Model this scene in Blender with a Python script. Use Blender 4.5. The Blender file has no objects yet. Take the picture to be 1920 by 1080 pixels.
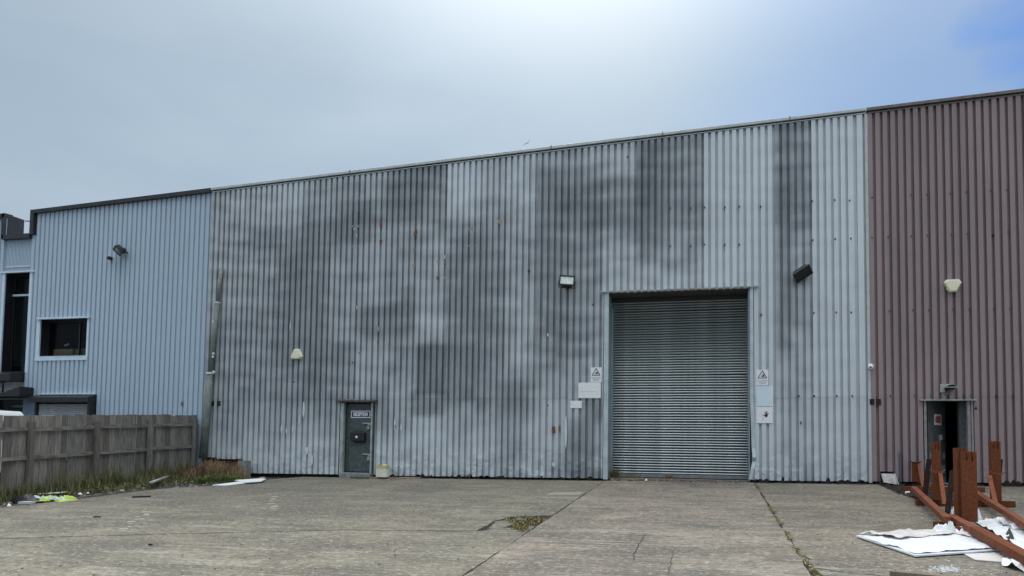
import bpy, math, random
import numpy as np
from mathutils import Vector, Matrix, noise as mnoise
from math import sin, cos, pi, radians, tan, atan2, sqrt

random.seed(7)
scene = bpy.context.scene
col = scene.collection

# ------------------------------------------------------------------ camera
D = 20.2                      # metres from the facade
CAM_Z = 1.6
YAW, PITCH, ROLL = radians(14.2), radians(3.45), radians(0.82)
FPX = 1462.0                  # focal length in photo pixels (1920 wide)
PPX, PPY = 960.0, 757.0
fw0 = Vector((-sin(YAW), cos(YAW), 0)); rt0 = Vector((cos(YAW), sin(YAW), 0)); up0 = Vector((0, 0, 1))
FW = fw0*cos(PITCH) + up0*sin(PITCH)
UPp = up0*cos(PITCH) - fw0*sin(PITCH)
RT = rt0*cos(ROLL) + UPp*sin(ROLL)
UP = UPp*cos(ROLL) - rt0*sin(ROLL)
CAM = Vector((0, -D, CAM_Z))
cam_data = bpy.data.cameras.new('camera')
cam = bpy.data.objects.new('camera', cam_data); col.objects.link(cam)
cam_data.sensor_fit = 'HORIZONTAL'; cam_data.sensor_width = 36.0
cam_data.lens = 36.0*FPX/1920.0
cam_data.shift_y = (PPY-540.0)/1920.0
cam_data.clip_start = 0.05; cam_data.clip_end = 3000
Mx = Matrix.Identity(4)
for i in range(3):
    Mx[i][0] = RT[i]; Mx[i][1] = UP[i]; Mx[i][2] = -FW[i]; Mx[i][3] = CAM[i]
cam.matrix_world = Mx
scene.camera = cam

def ray(x, y):
    return FW*FPX + RT*(x-PPX) - UP*(y-PPY)
def W(x, y, Y=0.0):
    d = ray(x, y); t = (Y-CAM.y)/d.y
    return CAM + d*t
def zg(x, y):                 # the yard falls gently from the wall towards the viewer and to the left
    return 0.895 + 0.053*y + 0.010*x
def G(x, y, dz=0.0):
    d = ray(x, y); n = Vector((-0.010, -0.053, 1))
    t = (0.895+dz-n.dot(CAM))/n.dot(d)
    return CAM + d*t

# ------------------------------------------------------------------ sky, sun, exposure
SUN_DIR = ray(1085, -300).normalized()
SUN_EL = math.asin(SUN_DIR.z); SUN_AZ = atan2(SUN_DIR.x, SUN_DIR.y)
GAP_DIR = ray(2200, 50).normalized()
world = bpy.data.worlds.new('World'); scene.world = world
world.use_nodes = True
nt = world.node_tree; nt.nodes.clear()
def N(tree, typ, **kw):
    n = tree.nodes.new(typ)
    for k, v in kw.items(): setattr(n, k, v)
    return n
def math_node(tree, op, a, b=None, c=None, clamp=False):
    n = tree.nodes.new('ShaderNodeMath'); n.operation = op; n.use_clamp = clamp
    for i, v in enumerate((a, b, c)):
        if v is None: continue
        if isinstance(v, (int, float)): n.inputs[i].default_value = v
        else: tree.links.new(v, n.inputs[i])
    return n.outputs[0]
def vdot(tree, a, vec):
    n = tree.nodes.new('ShaderNodeVectorMath'); n.operation = 'DOT_PRODUCT'
    tree.links.new(a, n.inputs[0]); n.inputs[1].default_value = tuple(vec)
    return n.outputs['Value']
def ramp(tree, fac, stops, interp='LINEAR'):
    n = tree.nodes.new('ShaderNodeValToRGB'); n.color_ramp.interpolation = interp
    cr = n.color_ramp
    while len(cr.elements) < len(stops): cr.elements.new(0.5)
    for e, (p, c) in zip(cr.elements, stops):
        e.position = p
        e.color = (c[0], c[1], c[2], 1) if isinstance(c, (tuple, list)) else (c, c, c, 1)
    tree.links.new(fac, n.inputs[0])
    return n.outputs[0]
def mixc(tree, fac, a, b, mode='MIX'):
    n = tree.nodes.new('ShaderNodeMix'); n.data_type = 'RGBA'; n.blend_type = mode
    for s, v in ((n.inputs['Factor'], fac), (n.inputs['A'], a), (n.inputs['B'], b)):
        pass
    def put(sock, v):
        if isinstance(v, (int, float)): sock.default_value = v
        elif isinstance(v, (tuple, list)): sock.default_value = (v[0], v[1], v[2], 1)
        else: tree.links.new(v, sock)
    put(n.inputs[0], fac); put(n.inputs[6], a); put(n.inputs[7], b)
    return n.outputs[2]

tc = N(nt, 'ShaderNodeTexCoord')
vec = tc.outputs['Generated']
sep = N(nt, 'ShaderNodeSeparateXYZ'); nt.links.new(vec, sep.inputs[0])
elev = sep.outputs['Z']
sky = N(nt, 'ShaderNodeTexSky'); sky.sky_type = 'NISHITA'; sky.sun_disc = False
sky.sun_elevation = SUN_EL; sky.sun_rotation = SUN_AZ
sky.air_density = 1.2; sky.dust_density = 0.5; sky.ozone_density = 2.0
mp = N(nt, 'ShaderNodeMapping'); mp.inputs['Scale'].default_value = (1.6, 1.6, 4.5)
nt.links.new(vec, mp.inputs[0])
nz = N(nt, 'ShaderNodeTexNoise'); nz.inputs['Scale'].default_value = 1.1; nz.inputs['Detail'].default_value = 5
nz.inputs['Roughness'].default_value = 0.5
nt.links.new(mp.outputs[0], nz.inputs[0])
nfac = nz.outputs['Fac']
cloudcol = ramp(nt, nfac, [(0.30, (2.15, 2.78, 3.40)), (0.50, (2.42, 3.06, 3.72)), (0.70, (2.85, 3.5, 4.15))])
whiten = N(nt, 'ShaderNodeMapRange'); whiten.inputs['From Min'].default_value = 0.42; whiten.inputs['From Max'].default_value = 0.85
nt.links.new(elev, whiten.inputs[0])
cloudcol = mixc(nt, whiten.outputs[0], cloudcol, (4.3, 4.45, 4.55))
# an overcast sky is brighter overhead than at the horizon
lift = N(nt, 'ShaderNodeMapRange'); lift.interpolation_type = 'SMOOTHSTEP'
lift.inputs['From Min'].default_value = 0.42; lift.inputs['From Max'].default_value = 1.0
lift.inputs['To Min'].default_value = 1.0; lift.inputs['To Max'].default_value = 3.3
nt.links.new(elev, lift.inputs[0])
sdot = math_node(nt, 'MAXIMUM', vdot(nt, vec, SUN_DIR), 0.0)
glow = math_node(nt, 'POWER', sdot, 44.0)
glow2 = math_node(nt, 'POWER', sdot, 7.0)
g = math_node(nt, 'ADD', math_node(nt, 'MULTIPLY', glow, 0.38), math_node(nt, 'MULTIPLY', glow2, 0.16))
amp = math_node(nt, 'MULTIPLY', lift.outputs[0], math_node(nt, 'ADD', g, 0.86))
ampv = N(nt, 'ShaderNodeCombineXYZ')
for i in range(3): nt.links.new(amp, ampv.inputs[i])
clouds = mixc(nt, 1.0, cloudcol, ampv.outputs[0], 'MULTIPLY')
warm = mixc(nt, math_node(nt, 'MULTIPLY', glow, 0.8, clamp=True), clouds, (5.6, 5.95, 6.15))
gapd = math_node(nt, 'ADD', vdot(nt, vec, GAP_DIR), math_node(nt, 'MULTIPLY', math_node(nt, 'SUBTRACT', nfac, 0.5), 0.10))
gm = N(nt, 'ShaderNodeMapRange'); gm.interpolation_type = 'SMOOTHSTEP'
gm.inputs['From Min'].default_value = 0.974; gm.inputs['From Max'].default_value = 1.006
nt.links.new(gapd, gm.inputs[0])
blue = mixc(nt, 1.0, sky.outputs[0], (0.13, 0.32, 0.62), 'MULTIPLY')
gw = N(nt, 'ShaderNodeMapRange'); gw.interpolation_type = 'SMOOTHSTEP'
gw.inputs['From Min'].default_value = 0.86; gw.inputs['From Max'].default_value = 1.0; gw.inputs['To Max'].default_value = 0.32
nt.links.new(gapd, gw.inputs[0])
allsky = mixc(nt, math_node(nt, 'MAXIMUM', gm.outputs[0], gw.outputs[0]), warm, blue)
bg = N(nt, 'ShaderNodeBackground'); bg.inputs['Strength'].default_value = 0.1
wo = N(nt, 'ShaderNodeOutputWorld')
nt.links.new(allsky, bg.inputs[0]); nt.links.new(bg.outputs[0], wo.inputs[0])

sd = bpy.data.lights.new('sun', 'SUN'); sd.energy = 1.2; sd.angle = radians(35); sd.color = (1.0, 0.97, 0.92)
sun = bpy.data.objects.new('sun', sd); col.objects.link(sun)
sun.rotation_euler = (-SUN_DIR).to_track_quat('-Z', 'Y').to_euler()
sun.location = (0, 0, 30)
scene.view_settings.view_transform = 'Standard'; scene.view_settings.look = 'None'
scene.view_settings.gamma = 1.0; scene.view_settings.use_curve_mapping = False
scene.view_settings.exposure = 0.88
scene.render.engine = 'CYCLES'

# ------------------------------------------------------------------ materials
MATS = {}
def mat(name, rgb, rough=0.8, metal=0.0, noise_scale=None, noise_amt=0.25, bump=0.0, bump_scale=40.0, stretch=(1, 1, 1), spec=0.5, rgb2=None, trans=None):
    if name in MATS: return MATS[name]
    m = bpy.data.materials.new(name); m.use_nodes = True
    t = m.node_tree; b = t.nodes['Principled BSDF']
    b.inputs['Roughness'].default_value = rough; b.inputs['Metallic'].default_value = metal
    b.inputs['Specular IOR Level'].default_value = spec
    b.inputs['Base Color'].default_value = (*rgb, 1)
    if noise_scale or bump:
        c = N(t, 'ShaderNodeTexCoord'); mpn = N(t, 'ShaderNodeMapping'); mpn.inputs['Scale'].default_value = stretch
        t.links.new(c.outputs['Object'], mpn.inputs[0])
        if noise_scale:
            n1 = N(t, 'ShaderNodeTexNoise'); n1.inputs['Scale'].default_value = noise_scale; n1.inputs['Detail'].default_value = 6
            n1.inputs['Roughness'].default_value = 0.65
            t.links.new(mpn.outputs[0], n1.inputs[0])
            lo = rgb2 if rgb2 else tuple(x*(1-noise_amt) for x in rgb)
            hi = rgb if rgb2 else tuple(min(1, x*(1+noise_amt)) for x in rgb)
            t.links.new(ramp(t, n1.outputs['Fac'], [(0.32, lo), (0.68, hi)]), b.inputs['Base Color'])
        if bump:
            n2 = N(t, 'ShaderNodeTexNoise'); n2.inputs['Scale'].default_value = bump_scale; n2.inputs['Detail'].default_value = 4
            t.links.new(mpn.outputs[0], n2.inputs[0])
            bp = N(t, 'ShaderNodeBump'); bp.inputs['Strength'].default_value = bump; bp.inputs['Distance'].default_value = 0.01
            t.links.new(n2.outputs['Fac'], bp.inputs['Height']); t.links.new(bp.outputs[0], b.inputs['Normal'])
    MATS[name] = m
    return m

def sheet_mat(name, light, dark, rough, metal, streak=0.12, bump=0.12, wear=None, foot=0.0):
    """profiled steel: per-vertex grime amount mixes clean coating and grime; fine grain on top"""
    m = bpy.data.materials.new(name); m.use_nodes = True
    t = m.node_tree; b = t.nodes['Principled BSDF']
    c = N(t, 'ShaderNodeTexCoord'); obj = c.outputs['Object']
    at = N(t, 'ShaderNodeAttribute'); at.attribute_name = 'grime'
    m1 = N(t, 'ShaderNodeMapping'); m1.inputs['Scale'].default_value = (7, 7, 0.5); t.links.new(obj, m1.inputs[0])
    n1 = N(t, 'ShaderNodeTexNoise'); n1.inputs['Scale'].default_value = 1.6; n1.inputs['Detail'].default_value = 5; t.links.new(m1.outputs[0], n1.inputs[0])
    n2 = N(t, 'ShaderNodeTexNoise'); n2.inputs['Scale'].default_value = 14; n2.inputs['Detail'].default_value = 6; n2.inputs['Roughness'].default_value = 0.7; t.links.new(obj, n2.inputs[0])
    n3 = N(t, 'ShaderNodeTexNoise'); n3.inputs['Scale'].default_value = 2.2; n3.inputs['Detail'].default_value = 4; t.links.new(obj, n3.inputs[0])
    s = math_node(t, 'ADD', at.outputs['Fac'], math_node(t, 'MULTIPLY', math_node(t, 'SUBTRACT', n1.outputs['Fac'], 0.5), streak*2))
    s = math_node(t, 'ADD', s, math_node(t, 'MULTIPLY', math_node(t, 'SUBTRACT', n2.outputs['Fac'], 0.5), 0.16))
    s = math_node(t, 'ADD', s, math_node(t, 'MULTIPLY', math_node(t, 'SUBTRACT', n3.outputs['Fac'], 0.5), 0.16), clamp=True)
    cc = mixc(t, s, light, dark)
    if wear:
        n4 = N(t, 'ShaderNodeTexNoise'); n4.inputs['Scale'].default_value = 1.3; n4.inputs['Detail'].default_value = 7; n4.inputs['Roughness'].default_value = 0.7
        t.links.new(obj, n4.inputs[0])
        cc = mixc(t, math_node(t, 'MULTIPLY', ramp(t, n4.outputs['Fac'], [(0.5, 0.0), (0.72, 1.0)]), wear[1]), cc, wear[0])
    t.links.new(cc, b.inputs['Base Color'])
    r = math_node(t, 'ADD', math_node(t, 'MULTIPLY', s, 0.25), rough)
    t.links.new(r, b.inputs['Roughness'])
    b.inputs['Metallic'].default_value = metal
    sx_ = N(t, 'ShaderNodeSeparateXYZ'); t.links.new(obj, sx_.inputs[0])
    low = N(t, 'ShaderNodeMapRange'); low.inputs['From Min'].default_value = 1.1; low.inputs['From Max'].default_value = 0.25; t.links.new(sx_.outputs['Z'], low.inputs[0])
    n5 = N(t, 'ShaderNodeTexVoronoi'); n5.inputs['Scale'].default_value = 7.0; n5.inputs['Randomness'].default_value = 1.0
    m5 = N(t, 'ShaderNodeMapping'); m5.inputs['Scale'].default_value = (1.0, 0.3, 1.2); t.links.new(obj, m5.inputs[0]); t.links.new(m5.outputs[0], n5.inputs[0])
    n6 = N(t, 'ShaderNodeTexNoise'); n6.inputs['Scale'].default_value = 3.0; t.links.new(obj, n6.inputs[0])
    dentm = math_node(t, 'MULTIPLY', low.outputs[0], ramp(t, n6.outputs['Fac'], [(0.42, 0.0), (0.58, 1.0)]))
    hgt = math_node(t, 'ADD', n3.outputs['Fac'], math_node(t, 'MULTIPLY', math_node(t, 'MULTIPLY', n5.outputs['Distance'], dentm), foot))
    bp = N(t, 'ShaderNodeBump'); bp.inputs['Strength'].default_value = max(bump, 0.3 if foot else 0); bp.inputs['Distance'].default_value = 0.02
    t.links.new(hgt, bp.inputs['Height']); t.links.new(bp.outputs[0], b.inputs['Normal'])
    MATS[name] = m
    return m

GALV = sheet_mat('galvanised_cladding', (0.68, 0.73, 0.765), (0.070, 0.090, 0.110), 0.46, 0.15, 0.10, wear=((0.58, 0.58, 0.57), 0.25), foot=3.5)
BLUE = sheet_mat('pale_blue_cladding', (0.47, 0.58, 0.68), (0.20, 0.235, 0.28), 0.42, 0.0, 0.07, 0.05)
PURP = sheet_mat('mauve_cladding', (0.355, 0.262, 0.272), (0.19, 0.165, 0.165), 0.5, 0.0, 0.12, 0.06, wear=((0.22, 0.19, 0.185), 0.45), foot=1.2)
COPG = mat('coping_grey', (0.50, 0.54, 0.53), 0.5, 0.1, 5, 0.15)
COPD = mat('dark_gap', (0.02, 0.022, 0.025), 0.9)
COPB = mat('coping_black', (0.028, 0.030, 0.036), 0.5, 0, 4, 0.3)
COPP = mat('coping_brown', (0.17, 0.15, 0.145), 0.6, 0, 6, 0.3)
BLKP = mat('black_paint', (0.018, 0.019, 0.022), 0.42)
DARKIN = mat('dark_interior', (0.02, 0.02, 0.022), 0.9)
SHUT = mat('galvanised_slat', (0.40, 0.455, 0.475), 0.32, 0.6, 7, 0.3, stretch=(0.6, 1, 6))
SHUTB = mat('shutter_grey', (0.72, 0.73, 0.74), 0.5, 0.0, 5, 0.12)
GUIDE = mat('galvanised_guide', (0.52, 0.60, 0.62), 0.45, 0.3, 4, 0.15, 0.15, 6)
LINT = mat('lintel_flashing', (0.36, 0.38, 0.37), 0.55, 0.2, 9, 0.45)
RUSTLINT = mat('rusty_flashing', (0.22, 0.18, 0.16), 0.8, 0, 12, 0.5, rgb2=(0.07, 0.055, 0.05))
DOORG = mat('dark_green_grey_door', (0.085, 0.105, 0.108), 0.5, 0.1, 11, 0.4, 0.25, 25)
FRAMEG = mat('pale_green_frame', (0.33, 0.38, 0.36), 0.6, 0, 7, 0.3)
BOLT = mat('bolt_steel', (0.42, 0.44, 0.42), 0.5, 0.4, 15, 0.4)
WHITE = mat('white_board', (0.86, 0.88, 0.89), 0.5, 0, 3, 0.07)
PBLUE = mat('pale_blue_board', (0.68, 0.80, 0.88), 0.45, 0, 3, 0.05)
NAVY = mat('navy_print', (0.012, 0.016, 0.10), 0.4)
WPRINT = mat('white_print', (0.85, 0.86, 0.9), 0.5)
BLACKPR = mat('black_print', (0.02, 0.02, 0.02), 0.6)
GREYPR = mat('grey_print', (0.45, 0.45, 0.45), 0.6)
REDPR = mat('red_print', (0.55, 0.12, 0.12), 0.6, 0, 30, 0.3)
CREAM = mat('cream_plastic', (0.86, 0.82, 0.62), 0.5, 0, 8, 0.1)
CREAMD = mat('cream_plastic_side', (0.45, 0.42, 0.33), 0.6)
LENS = mat('lamp_reflector', (0.72, 0.78, 0.73), 0.35, 0.0, 14, 0.2)
LENSD = mat('lamp_glass_grey', (0.22, 0.27, 0.28), 0.2, 0.2, 14, 0.3)
PIPE = mat('green_grey_pipe', (0.17, 0.20, 0.18), 0.6, 0, 6, 0.35)
WMET = mat('bright_bracket', (0.75, 0.77, 0.78), 0.4)
WOOD = mat('weathered_wood', (0.285, 0.268, 0.245), 0.9, 0, 9, 0.3, 0.5, 30, stretch=(2.2, 2.2, 0.35), rgb2=(0.12, 0.112, 0.105))
WOOD2 = mat('weathered_wood_dark', (0.20, 0.175, 0.15), 0.9, 0, 9, 0.3, 0.5, 30, stretch=(2.2, 2.2, 0.35), rgb2=(0.10, 0.09, 0.083))
WOOD3 = mat('weathered_wood_pale', (0.35, 0.325, 0.295), 0.9, 0, 9, 0.3, 0.5, 30, stretch=(2.2, 2.2, 0.35), rgb2=(0.18, 0.16, 0.145))
RAILW = mat('fence_rail_wood', (0.31, 0.28, 0.25), 0.9, 0, 8, 0.3, 0.4, 30, stretch=(2, 0.4, 2), rgb2=(0.10, 0.092, 0.088))
TIMB = mat('timber_offcut', (0.25, 0.19, 0.14), 0.9, 0, 10, 0.3, 0.4, 30, stretch=(0.4, 2, 2), rgb2=(0.12, 0.10, 0.08))
BOARDS = mat('stored_boards', (0.62, 0.40, 0.24), 0.8, 0, 6, 0.3)
RUST = mat('orange_rust', (0.205, 0.066, 0.028), 0.9, 0, 22, 0.35, 0.45, 60, rgb2=(0.11, 0.035, 0.017), spec=0.2)
RUSTP = mat('pale_rust', (0.27, 0.10, 0.055), 0.9, 0, 15, 0.3, 0.4, 60, rgb2=(0.14, 0.048, 0.028), spec=0.2)
RUSTD = mat('dark_rust', (0.022, 0.010, 0.009), 0.9, 0, 14, 0.4, 0.3, 60, spec=0.1)
RSPOT = mat('rust_spot', (0.28, 0.115, 0.05), 0.9, 0, 20, 0.5, rgb2=(0.11, 0.045, 0.03))
RSPOT2 = mat('faded_rust_spot', (0.36, 0.29, 0.22), 0.9, 0, 20, 0.4)
BARE = mat('bare_patch', (0.62, 0.68, 0.70), 0.6, 0, 9, 0.1)
SOIL = mat('dark_soil', (0.05, 0.043, 0.034), 1.0, 0, 2.5, 0.5, 0.8, 20, rgb2=(0.03, 0.027, 0.024))
CBLOCK = mat('concrete_block', (0.24, 0.25, 0.24), 0.9, 0, 9, 0.35, 0.4, 40)
SHEETW = mat('white_plastic_sheet', (0.80, 0.82, 0.85), 0.45, 0, 4, 0.06, 0.25, 9)
SHEETP = mat('dusty_plastic_sheet', (0.60, 0.57, 0.54), 0.6, 0, 5, 0.18, 0.3, 9)
HIVIS = mat('hi_vis_yellow', (0.42, 0.56, 0.10), 0.7, 0, 12, 0.3)
SILV = mat('reflective_strip', (0.58, 0.66, 0.64), 0.4)
BAGB = mat('black_bag', (0.012, 0.012, 0.015), 0.35)
STK = mat('dark_stick', (0.03, 0.027, 0.025), 0.8)
STONE = mat('rubble_stone', (0.30, 0.28, 0.25), 0.95, 0, 8, 0.5)
VANW = mat('white_van_paint', (0.80, 0.82, 0.83), 0.25)
TYRE = mat('tyre_rubber', (0.02, 0.02, 0.02), 0.8)
GULL = mat('gull_grey', (0.30, 0.32, 0.34), 0.8)
GULLW = mat('gull_white', (0.75, 0.76, 0.78), 0.8)
ROOFM = mat('roof_sheet', (0.30, 0.32, 0.33), 0.6, 0, 2, 0.2)

def glass_mat():
    m = bpy.data.materials.new('window_glass'); m.use_nodes = True; t = m.node_tree
    b = t.nodes['Principled BSDF']; out = t.nodes['Material Output']
    b.inputs['Base Color'].default_value = (0.01, 0.012, 0.015, 1); b.inputs['Roughness'].default_value = 0.04
    tr = N(t, 'ShaderNodeBsdfTransparent'); tr.inputs[0].default_value = (0.75, 0.8, 0.8, 1)
    mx = N(t, 'ShaderNodeMixShader'); mx.inputs[0].default_value = 0.18
    t.links.new(tr.outputs[0], mx.inputs[1]); t.links.new(b.outputs[0], mx.inputs[2]); t.links.new(mx.outputs[0], out.inputs[0])
    return m
GLASS = glass_mat()

def plant_mat(name):
    m = bpy.data.materials.new(name); m.use_nodes = True; t = m.node_tree; b = t.nodes['Principled BSDF']
    at = N(t, 'ShaderNodeAttribute'); at.attribute_name = 'tone'
    t.links.new(at.outputs['Color'], b.inputs['Base Color'])
    b.inputs['Roughness'].default_value = 0.75; b.inputs['Specular IOR Level'].default_value = 0.2
    return m
LEAF = plant_mat('leaf')

def concrete(name, tint, green=0.5):
    m = bpy.data.materials.new(name); m.use_nodes = True; t = m.node_tree; b = t.nodes['Principled BSDF']
    c = N(t, 'ShaderNodeTexCoord'); o = c.outputs['Object']
    def nz(scale, det, st=(1, 1, 1), rough=0.6, off=(0, 0, 0)):
        mp_ = N(t, 'ShaderNodeMapping'); mp_.inputs['Scale'].default_value = st; mp_.inputs['Location'].default_value = off
        t.links.new(o, mp_.inputs[0])
        n = N(t, 'ShaderNodeTexNoise'); n.inputs['Scale'].default_value = scale; n.inputs['Detail'].default_value = det; n.inputs['Roughness'].default_value = rough
        t.links.new(mp_.outputs[0], n.inputs[0]); return n.outputs['Fac']
    big = nz(0.35, 4, (1, 0.8, 1), 0.6, (3, 1, 0))
    mid = nz(1.1, 7, (0.75, 1.15, 1), 0.75)
    fine = nz(5.0, 8, (0.9, 1.1, 1), 0.8)
    grit = nz(55, 3, (1, 1, 1), 0.7)
    fleck = nz(15, 6, (0.9, 1.0, 1), 0.85, (5, 2, 0))
    streak = nz(1.4, 6, (0.35, 2.0, 1), 0.75, (0, 7, 0))
    base = ramp(t, mid, [(0.38, tuple(x*0.62 for x in tint)), (0.5, tint), (0.62, tuple(x*1.25 for x in tint))])
    base = mixc(t, math_node(t, 'MULTIPLY', ramp(t, big, [(0.42, 0.0), (0.62, 1.0)]), green), base, (0.135, 0.130, 0.095))
    damp = nz(0.55, 6, (0.8, 1.0, 1), 0.7, (11, 4, 0))
    base = mixc(t, math_node(t, 'MULTIPLY', ramp(t, damp, [(0.49, 0.0), (0.58, 1.0)]), 0.62), base, (0.095, 0.085, 0.068))
    dirt = math_node(t, 'MULTIPLY', ramp(t, fine, [(0.42, 1.0), (0.49, 0.0)]), 0.6)
    base = mixc(t, dirt, base, (0.115, 0.105, 0.09))
    base = mixc(t, math_node(t, 'MULTIPLY', ramp(t, streak, [(0.38, 1.0), (0.46, 0.0)]), 0.45), base, (0.12, 0.112, 0.09))
    base = mixc(t, math_node(t, 'MULTIPLY', ramp(t, streak, [(0.56, 0.0), (0.64, 1.0)]), 0.3), base, (0.50, 0.475, 0.41))
    base = mixc(t, math_node(t, 'MULTIPLY', ramp(t, grit, [(0.35, 1.0), (0.45, 0.0)]), 0.5), base, (0.09, 0.085, 0.075))
    base = mixc(t, math_node(t, 'MULTIPLY', ramp(t, grit, [(0.60, 0.0), (0.70, 1.0)]), 0.4), base, (0.48, 0.46, 0.43))
    base = mixc(t, math_node(t, 'MULTIPLY', ramp(t, fleck, [(0.41, 1.0), (0.46, 0.0)]), 0.75), base, (0.085, 0.08, 0.07))
    base = mixc(t, math_node(t, 'MULTIPLY', ramp(t, fleck, [(0.545, 0.0), (0.60, 1.0)]), 0.6), base, (0.52, 0.49, 0.44))
    scr = nz(2.2, 3, (0.16, 8.0, 1), 0.6, (0, 3, 0)); scm = nz(0.45, 3, (1, 1, 1), 0.5, (7, 7, 0))
    base = mixc(t, math_node(t, 'MULTIPLY', math_node(t, 'MULTIPLY', ramp(t, scr, [(0.56, 0.0), (0.62, 1.0)]), ramp(t, scm, [(0.48, 0.0), (0.58, 1.0)])), 0.32), base, (0.42, 0.40, 0.35))
    base = mixc(t, math_node(t, 'MULTIPLY', math_node(t, 'MULTIPLY', ramp(t, scr, [(0.38, 1.0), (0.44, 0.0)]), ramp(t, scm, [(0.48, 0.0), (0.58, 1.0)])), 0.4), base, (0.07, 0.065, 0.055))
    t.links.new(base, b.inputs['Base Color']); b.inputs['Roughness'].default_value = 0.92
    h = math_node(t, 'ADD', math_node(t, 'MULTIPLY', fine, 1.0), math_node(t, 'MULTIPLY', grit, 0.35))
    bp = N(t, 'ShaderNodeBump'); bp.inputs['Strength'].default_value = 0.7; bp.inputs['Distance'].default_value = 0.02
    t.links.new(h, bp.inputs['Height']); t.links.new(bp.outputs[0], b.inputs['Normal'])
    MATS[name] = m; return m
CONC_L = concrete('yard_concrete_greenish', (0.222, 0.196, 0.140), 0.7)
CONC_M = concrete('yard_concrete_warm', (0.270, 0.222, 0.174), 0.25)
CONC_R = concrete('yard_concrete_stained', (0.238, 0.196, 0.144), 0.45)

# ------------------------------------------------------------------ building helpers
ORG = {}
def link(o): col.objects.link(o); return o
def thing(name, label, cat, loc, group=None):
    o = bpy.data.objects.new(name, None); link(o); o.location = loc
    o['label'] = label; o['category'] = cat
    if group: o['group'] = group
    o.empty_display_size = 0.2
    ORG[o.name] = Vector(loc)
    return o
def origin(o): return ORG.get(o.name, Vector((0, 0, 0)))
class B:
    def __init__(s): s.v = []; s.f = []
    def quad(s, a, b, c, d):
        n = len(s.v); s.v += [tuple(a), tuple(b), tuple(c), tuple(d)]; s.f.append((n, n+1, n+2, n+3)); return s
    def box(s, x0, x1, y0, y1, z0, z1):
        n = len(s.v)
        s.v += [(x, y, z) for z in (z0, z1) for y in (y0, y1) for x in (x0, x1)]
        s.f += [tuple(n+i for i in q) for q in ((0, 2, 3, 1), (4, 5, 7, 6), (0, 1, 5, 4), (2, 6, 7, 3), (0, 4, 6, 2), (1, 3, 7, 5))]
        return s
    def obox(s, c, ax, ay, az, hx, hy, hz):
        n = len(s.v); c = Vector(c); ax = Vector(ax).normalized(); ay = Vector(ay).normalized(); az = Vector(az).normalized()
        for k in (-1, 1):
            for j in (-1, 1):
                for i in (-1, 1): s.v.append(tuple(c+ax*hx*i+ay*hy*j+az*hz*k))
        s.f += [tuple(n+i for i in q) for q in ((0, 2, 3, 1), (4, 5, 7, 6), (0, 1, 5, 4), (2, 6, 7, 3), (0, 4, 6, 2), (1, 3, 7, 5))]
        return s
    def bar(s, a, b, w, h, up=(0, 0, 1)):
        a = Vector(a); b = Vector(b); d = (b-a); L = d.length; d.normalize()
        up = Vector(up); side = d.cross(up)
        if side.length < 1e-3: side = d.cross(Vector((0, 1, 0)))
        side.normalize(); u = side.cross(d).normalized()
        return s.obox((a+b)/2, d, side, u, L/2, w/2, h/2)
    def tube(s, pts, r, n=10, cap=True):
        pts = [Vector(p) for p in pts]; rings = []
        for i, p in enumerate(pts):
            d = (pts[min(i+1, len(pts)-1)]-pts[max(i-1, 0)]).normalized()
            a = d.cross(Vector((0, 0, 1)));
            if a.length < 1e-3: a = d.cross(Vector((0, 1, 0)))
            a.normalize(); b = a.cross(d).normalized()
            rr = r[i] if isinstance(r, (list, tuple)) else r
            base = len(s.v)
            for k in range(n):
                t = 2*pi*k/n; s.v.append(tuple(p+a*cos(t)*rr+b*sin(t)*rr))
            rings.append(base)
        for i in range(len(rings)-1):
            for k in range(n):
                s.f.append((rings[i]+k, rings[i]+(k+1) % n, rings[i+1]+(k+1) % n, rings[i+1]+k))
        if cap:
            s.f.append(tuple(rings[0]+k for k in range(n))[::-1]); s.f.append(tuple(rings[-1]+k for k in range(n)))
        return s
    def prism(s, poly, d):
        """poly: 3D points (planar), extruded by vector d"""
        n = len(s.v); m = len(poly); d = Vector(d)
        s.v += [tuple(p) for p in poly] + [tuple(Vector(p)+d) for p in poly]
        s.f.append(tuple(range(n, n+m))); s.f.append(tuple(range(n+2*m-1, n+m-1, -1)))
        for i in range(m):
            j = (i+1) % m; s.f.append((n+i, n+m+i, n+m+j, n+j))
        return s
    def grid(s, fn, nu, nv):
        n = len(s.v)
        for j in range(nv+1):
            for i in range(nu+1): s.v.append(tuple(fn(i/nu, j/nv)))
        for j in range(nv):
            for i in range(nu):
                a = n+j*(nu+1)+i; s.f.append((a, a+1, a+nu+2, a+nu+1))
        return s
    def done(s, name, m, parent=None, bevel=0, smooth=False, loc=None, label=None, solid=0):
        o_ = origin(parent) if parent is not None else (Vector(loc) if loc is not None else Vector((0, 0, 0)))
        me = bpy.data.meshes.new(name)
        me.from_pydata([tuple(Vector(p)-o_) for p in s.v], [], s.f); me.update()
        me.materials.append(m)
        o = bpy.data.objects.new(name, me); link(o)
        if parent is not None: o.parent = parent; ORG[o.name] = o_
        else:
            if loc is not None: o.location = loc
            ORG[o.name] = o_
        if solid:
            sm = o.modifiers.new('solid', 'SOLIDIFY'); sm.thickness = solid
        if bevel:
            bv = o.modifiers.new('bevel', 'BEVEL'); bv.width = bevel; bv.segments = 2; bv.limit_method = 'ANGLE'
        if smooth:
            for p in me.polygons: p.use_smooth = True
        if label: o['label'] = label
        return o
def tag(o, label, cat, group=None, kind=None):
    if label: o['label'] = label
    if cat: o['category'] = cat
    if group: o['group'] = group
    if kind: o['kind'] = kind
    return o
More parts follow.
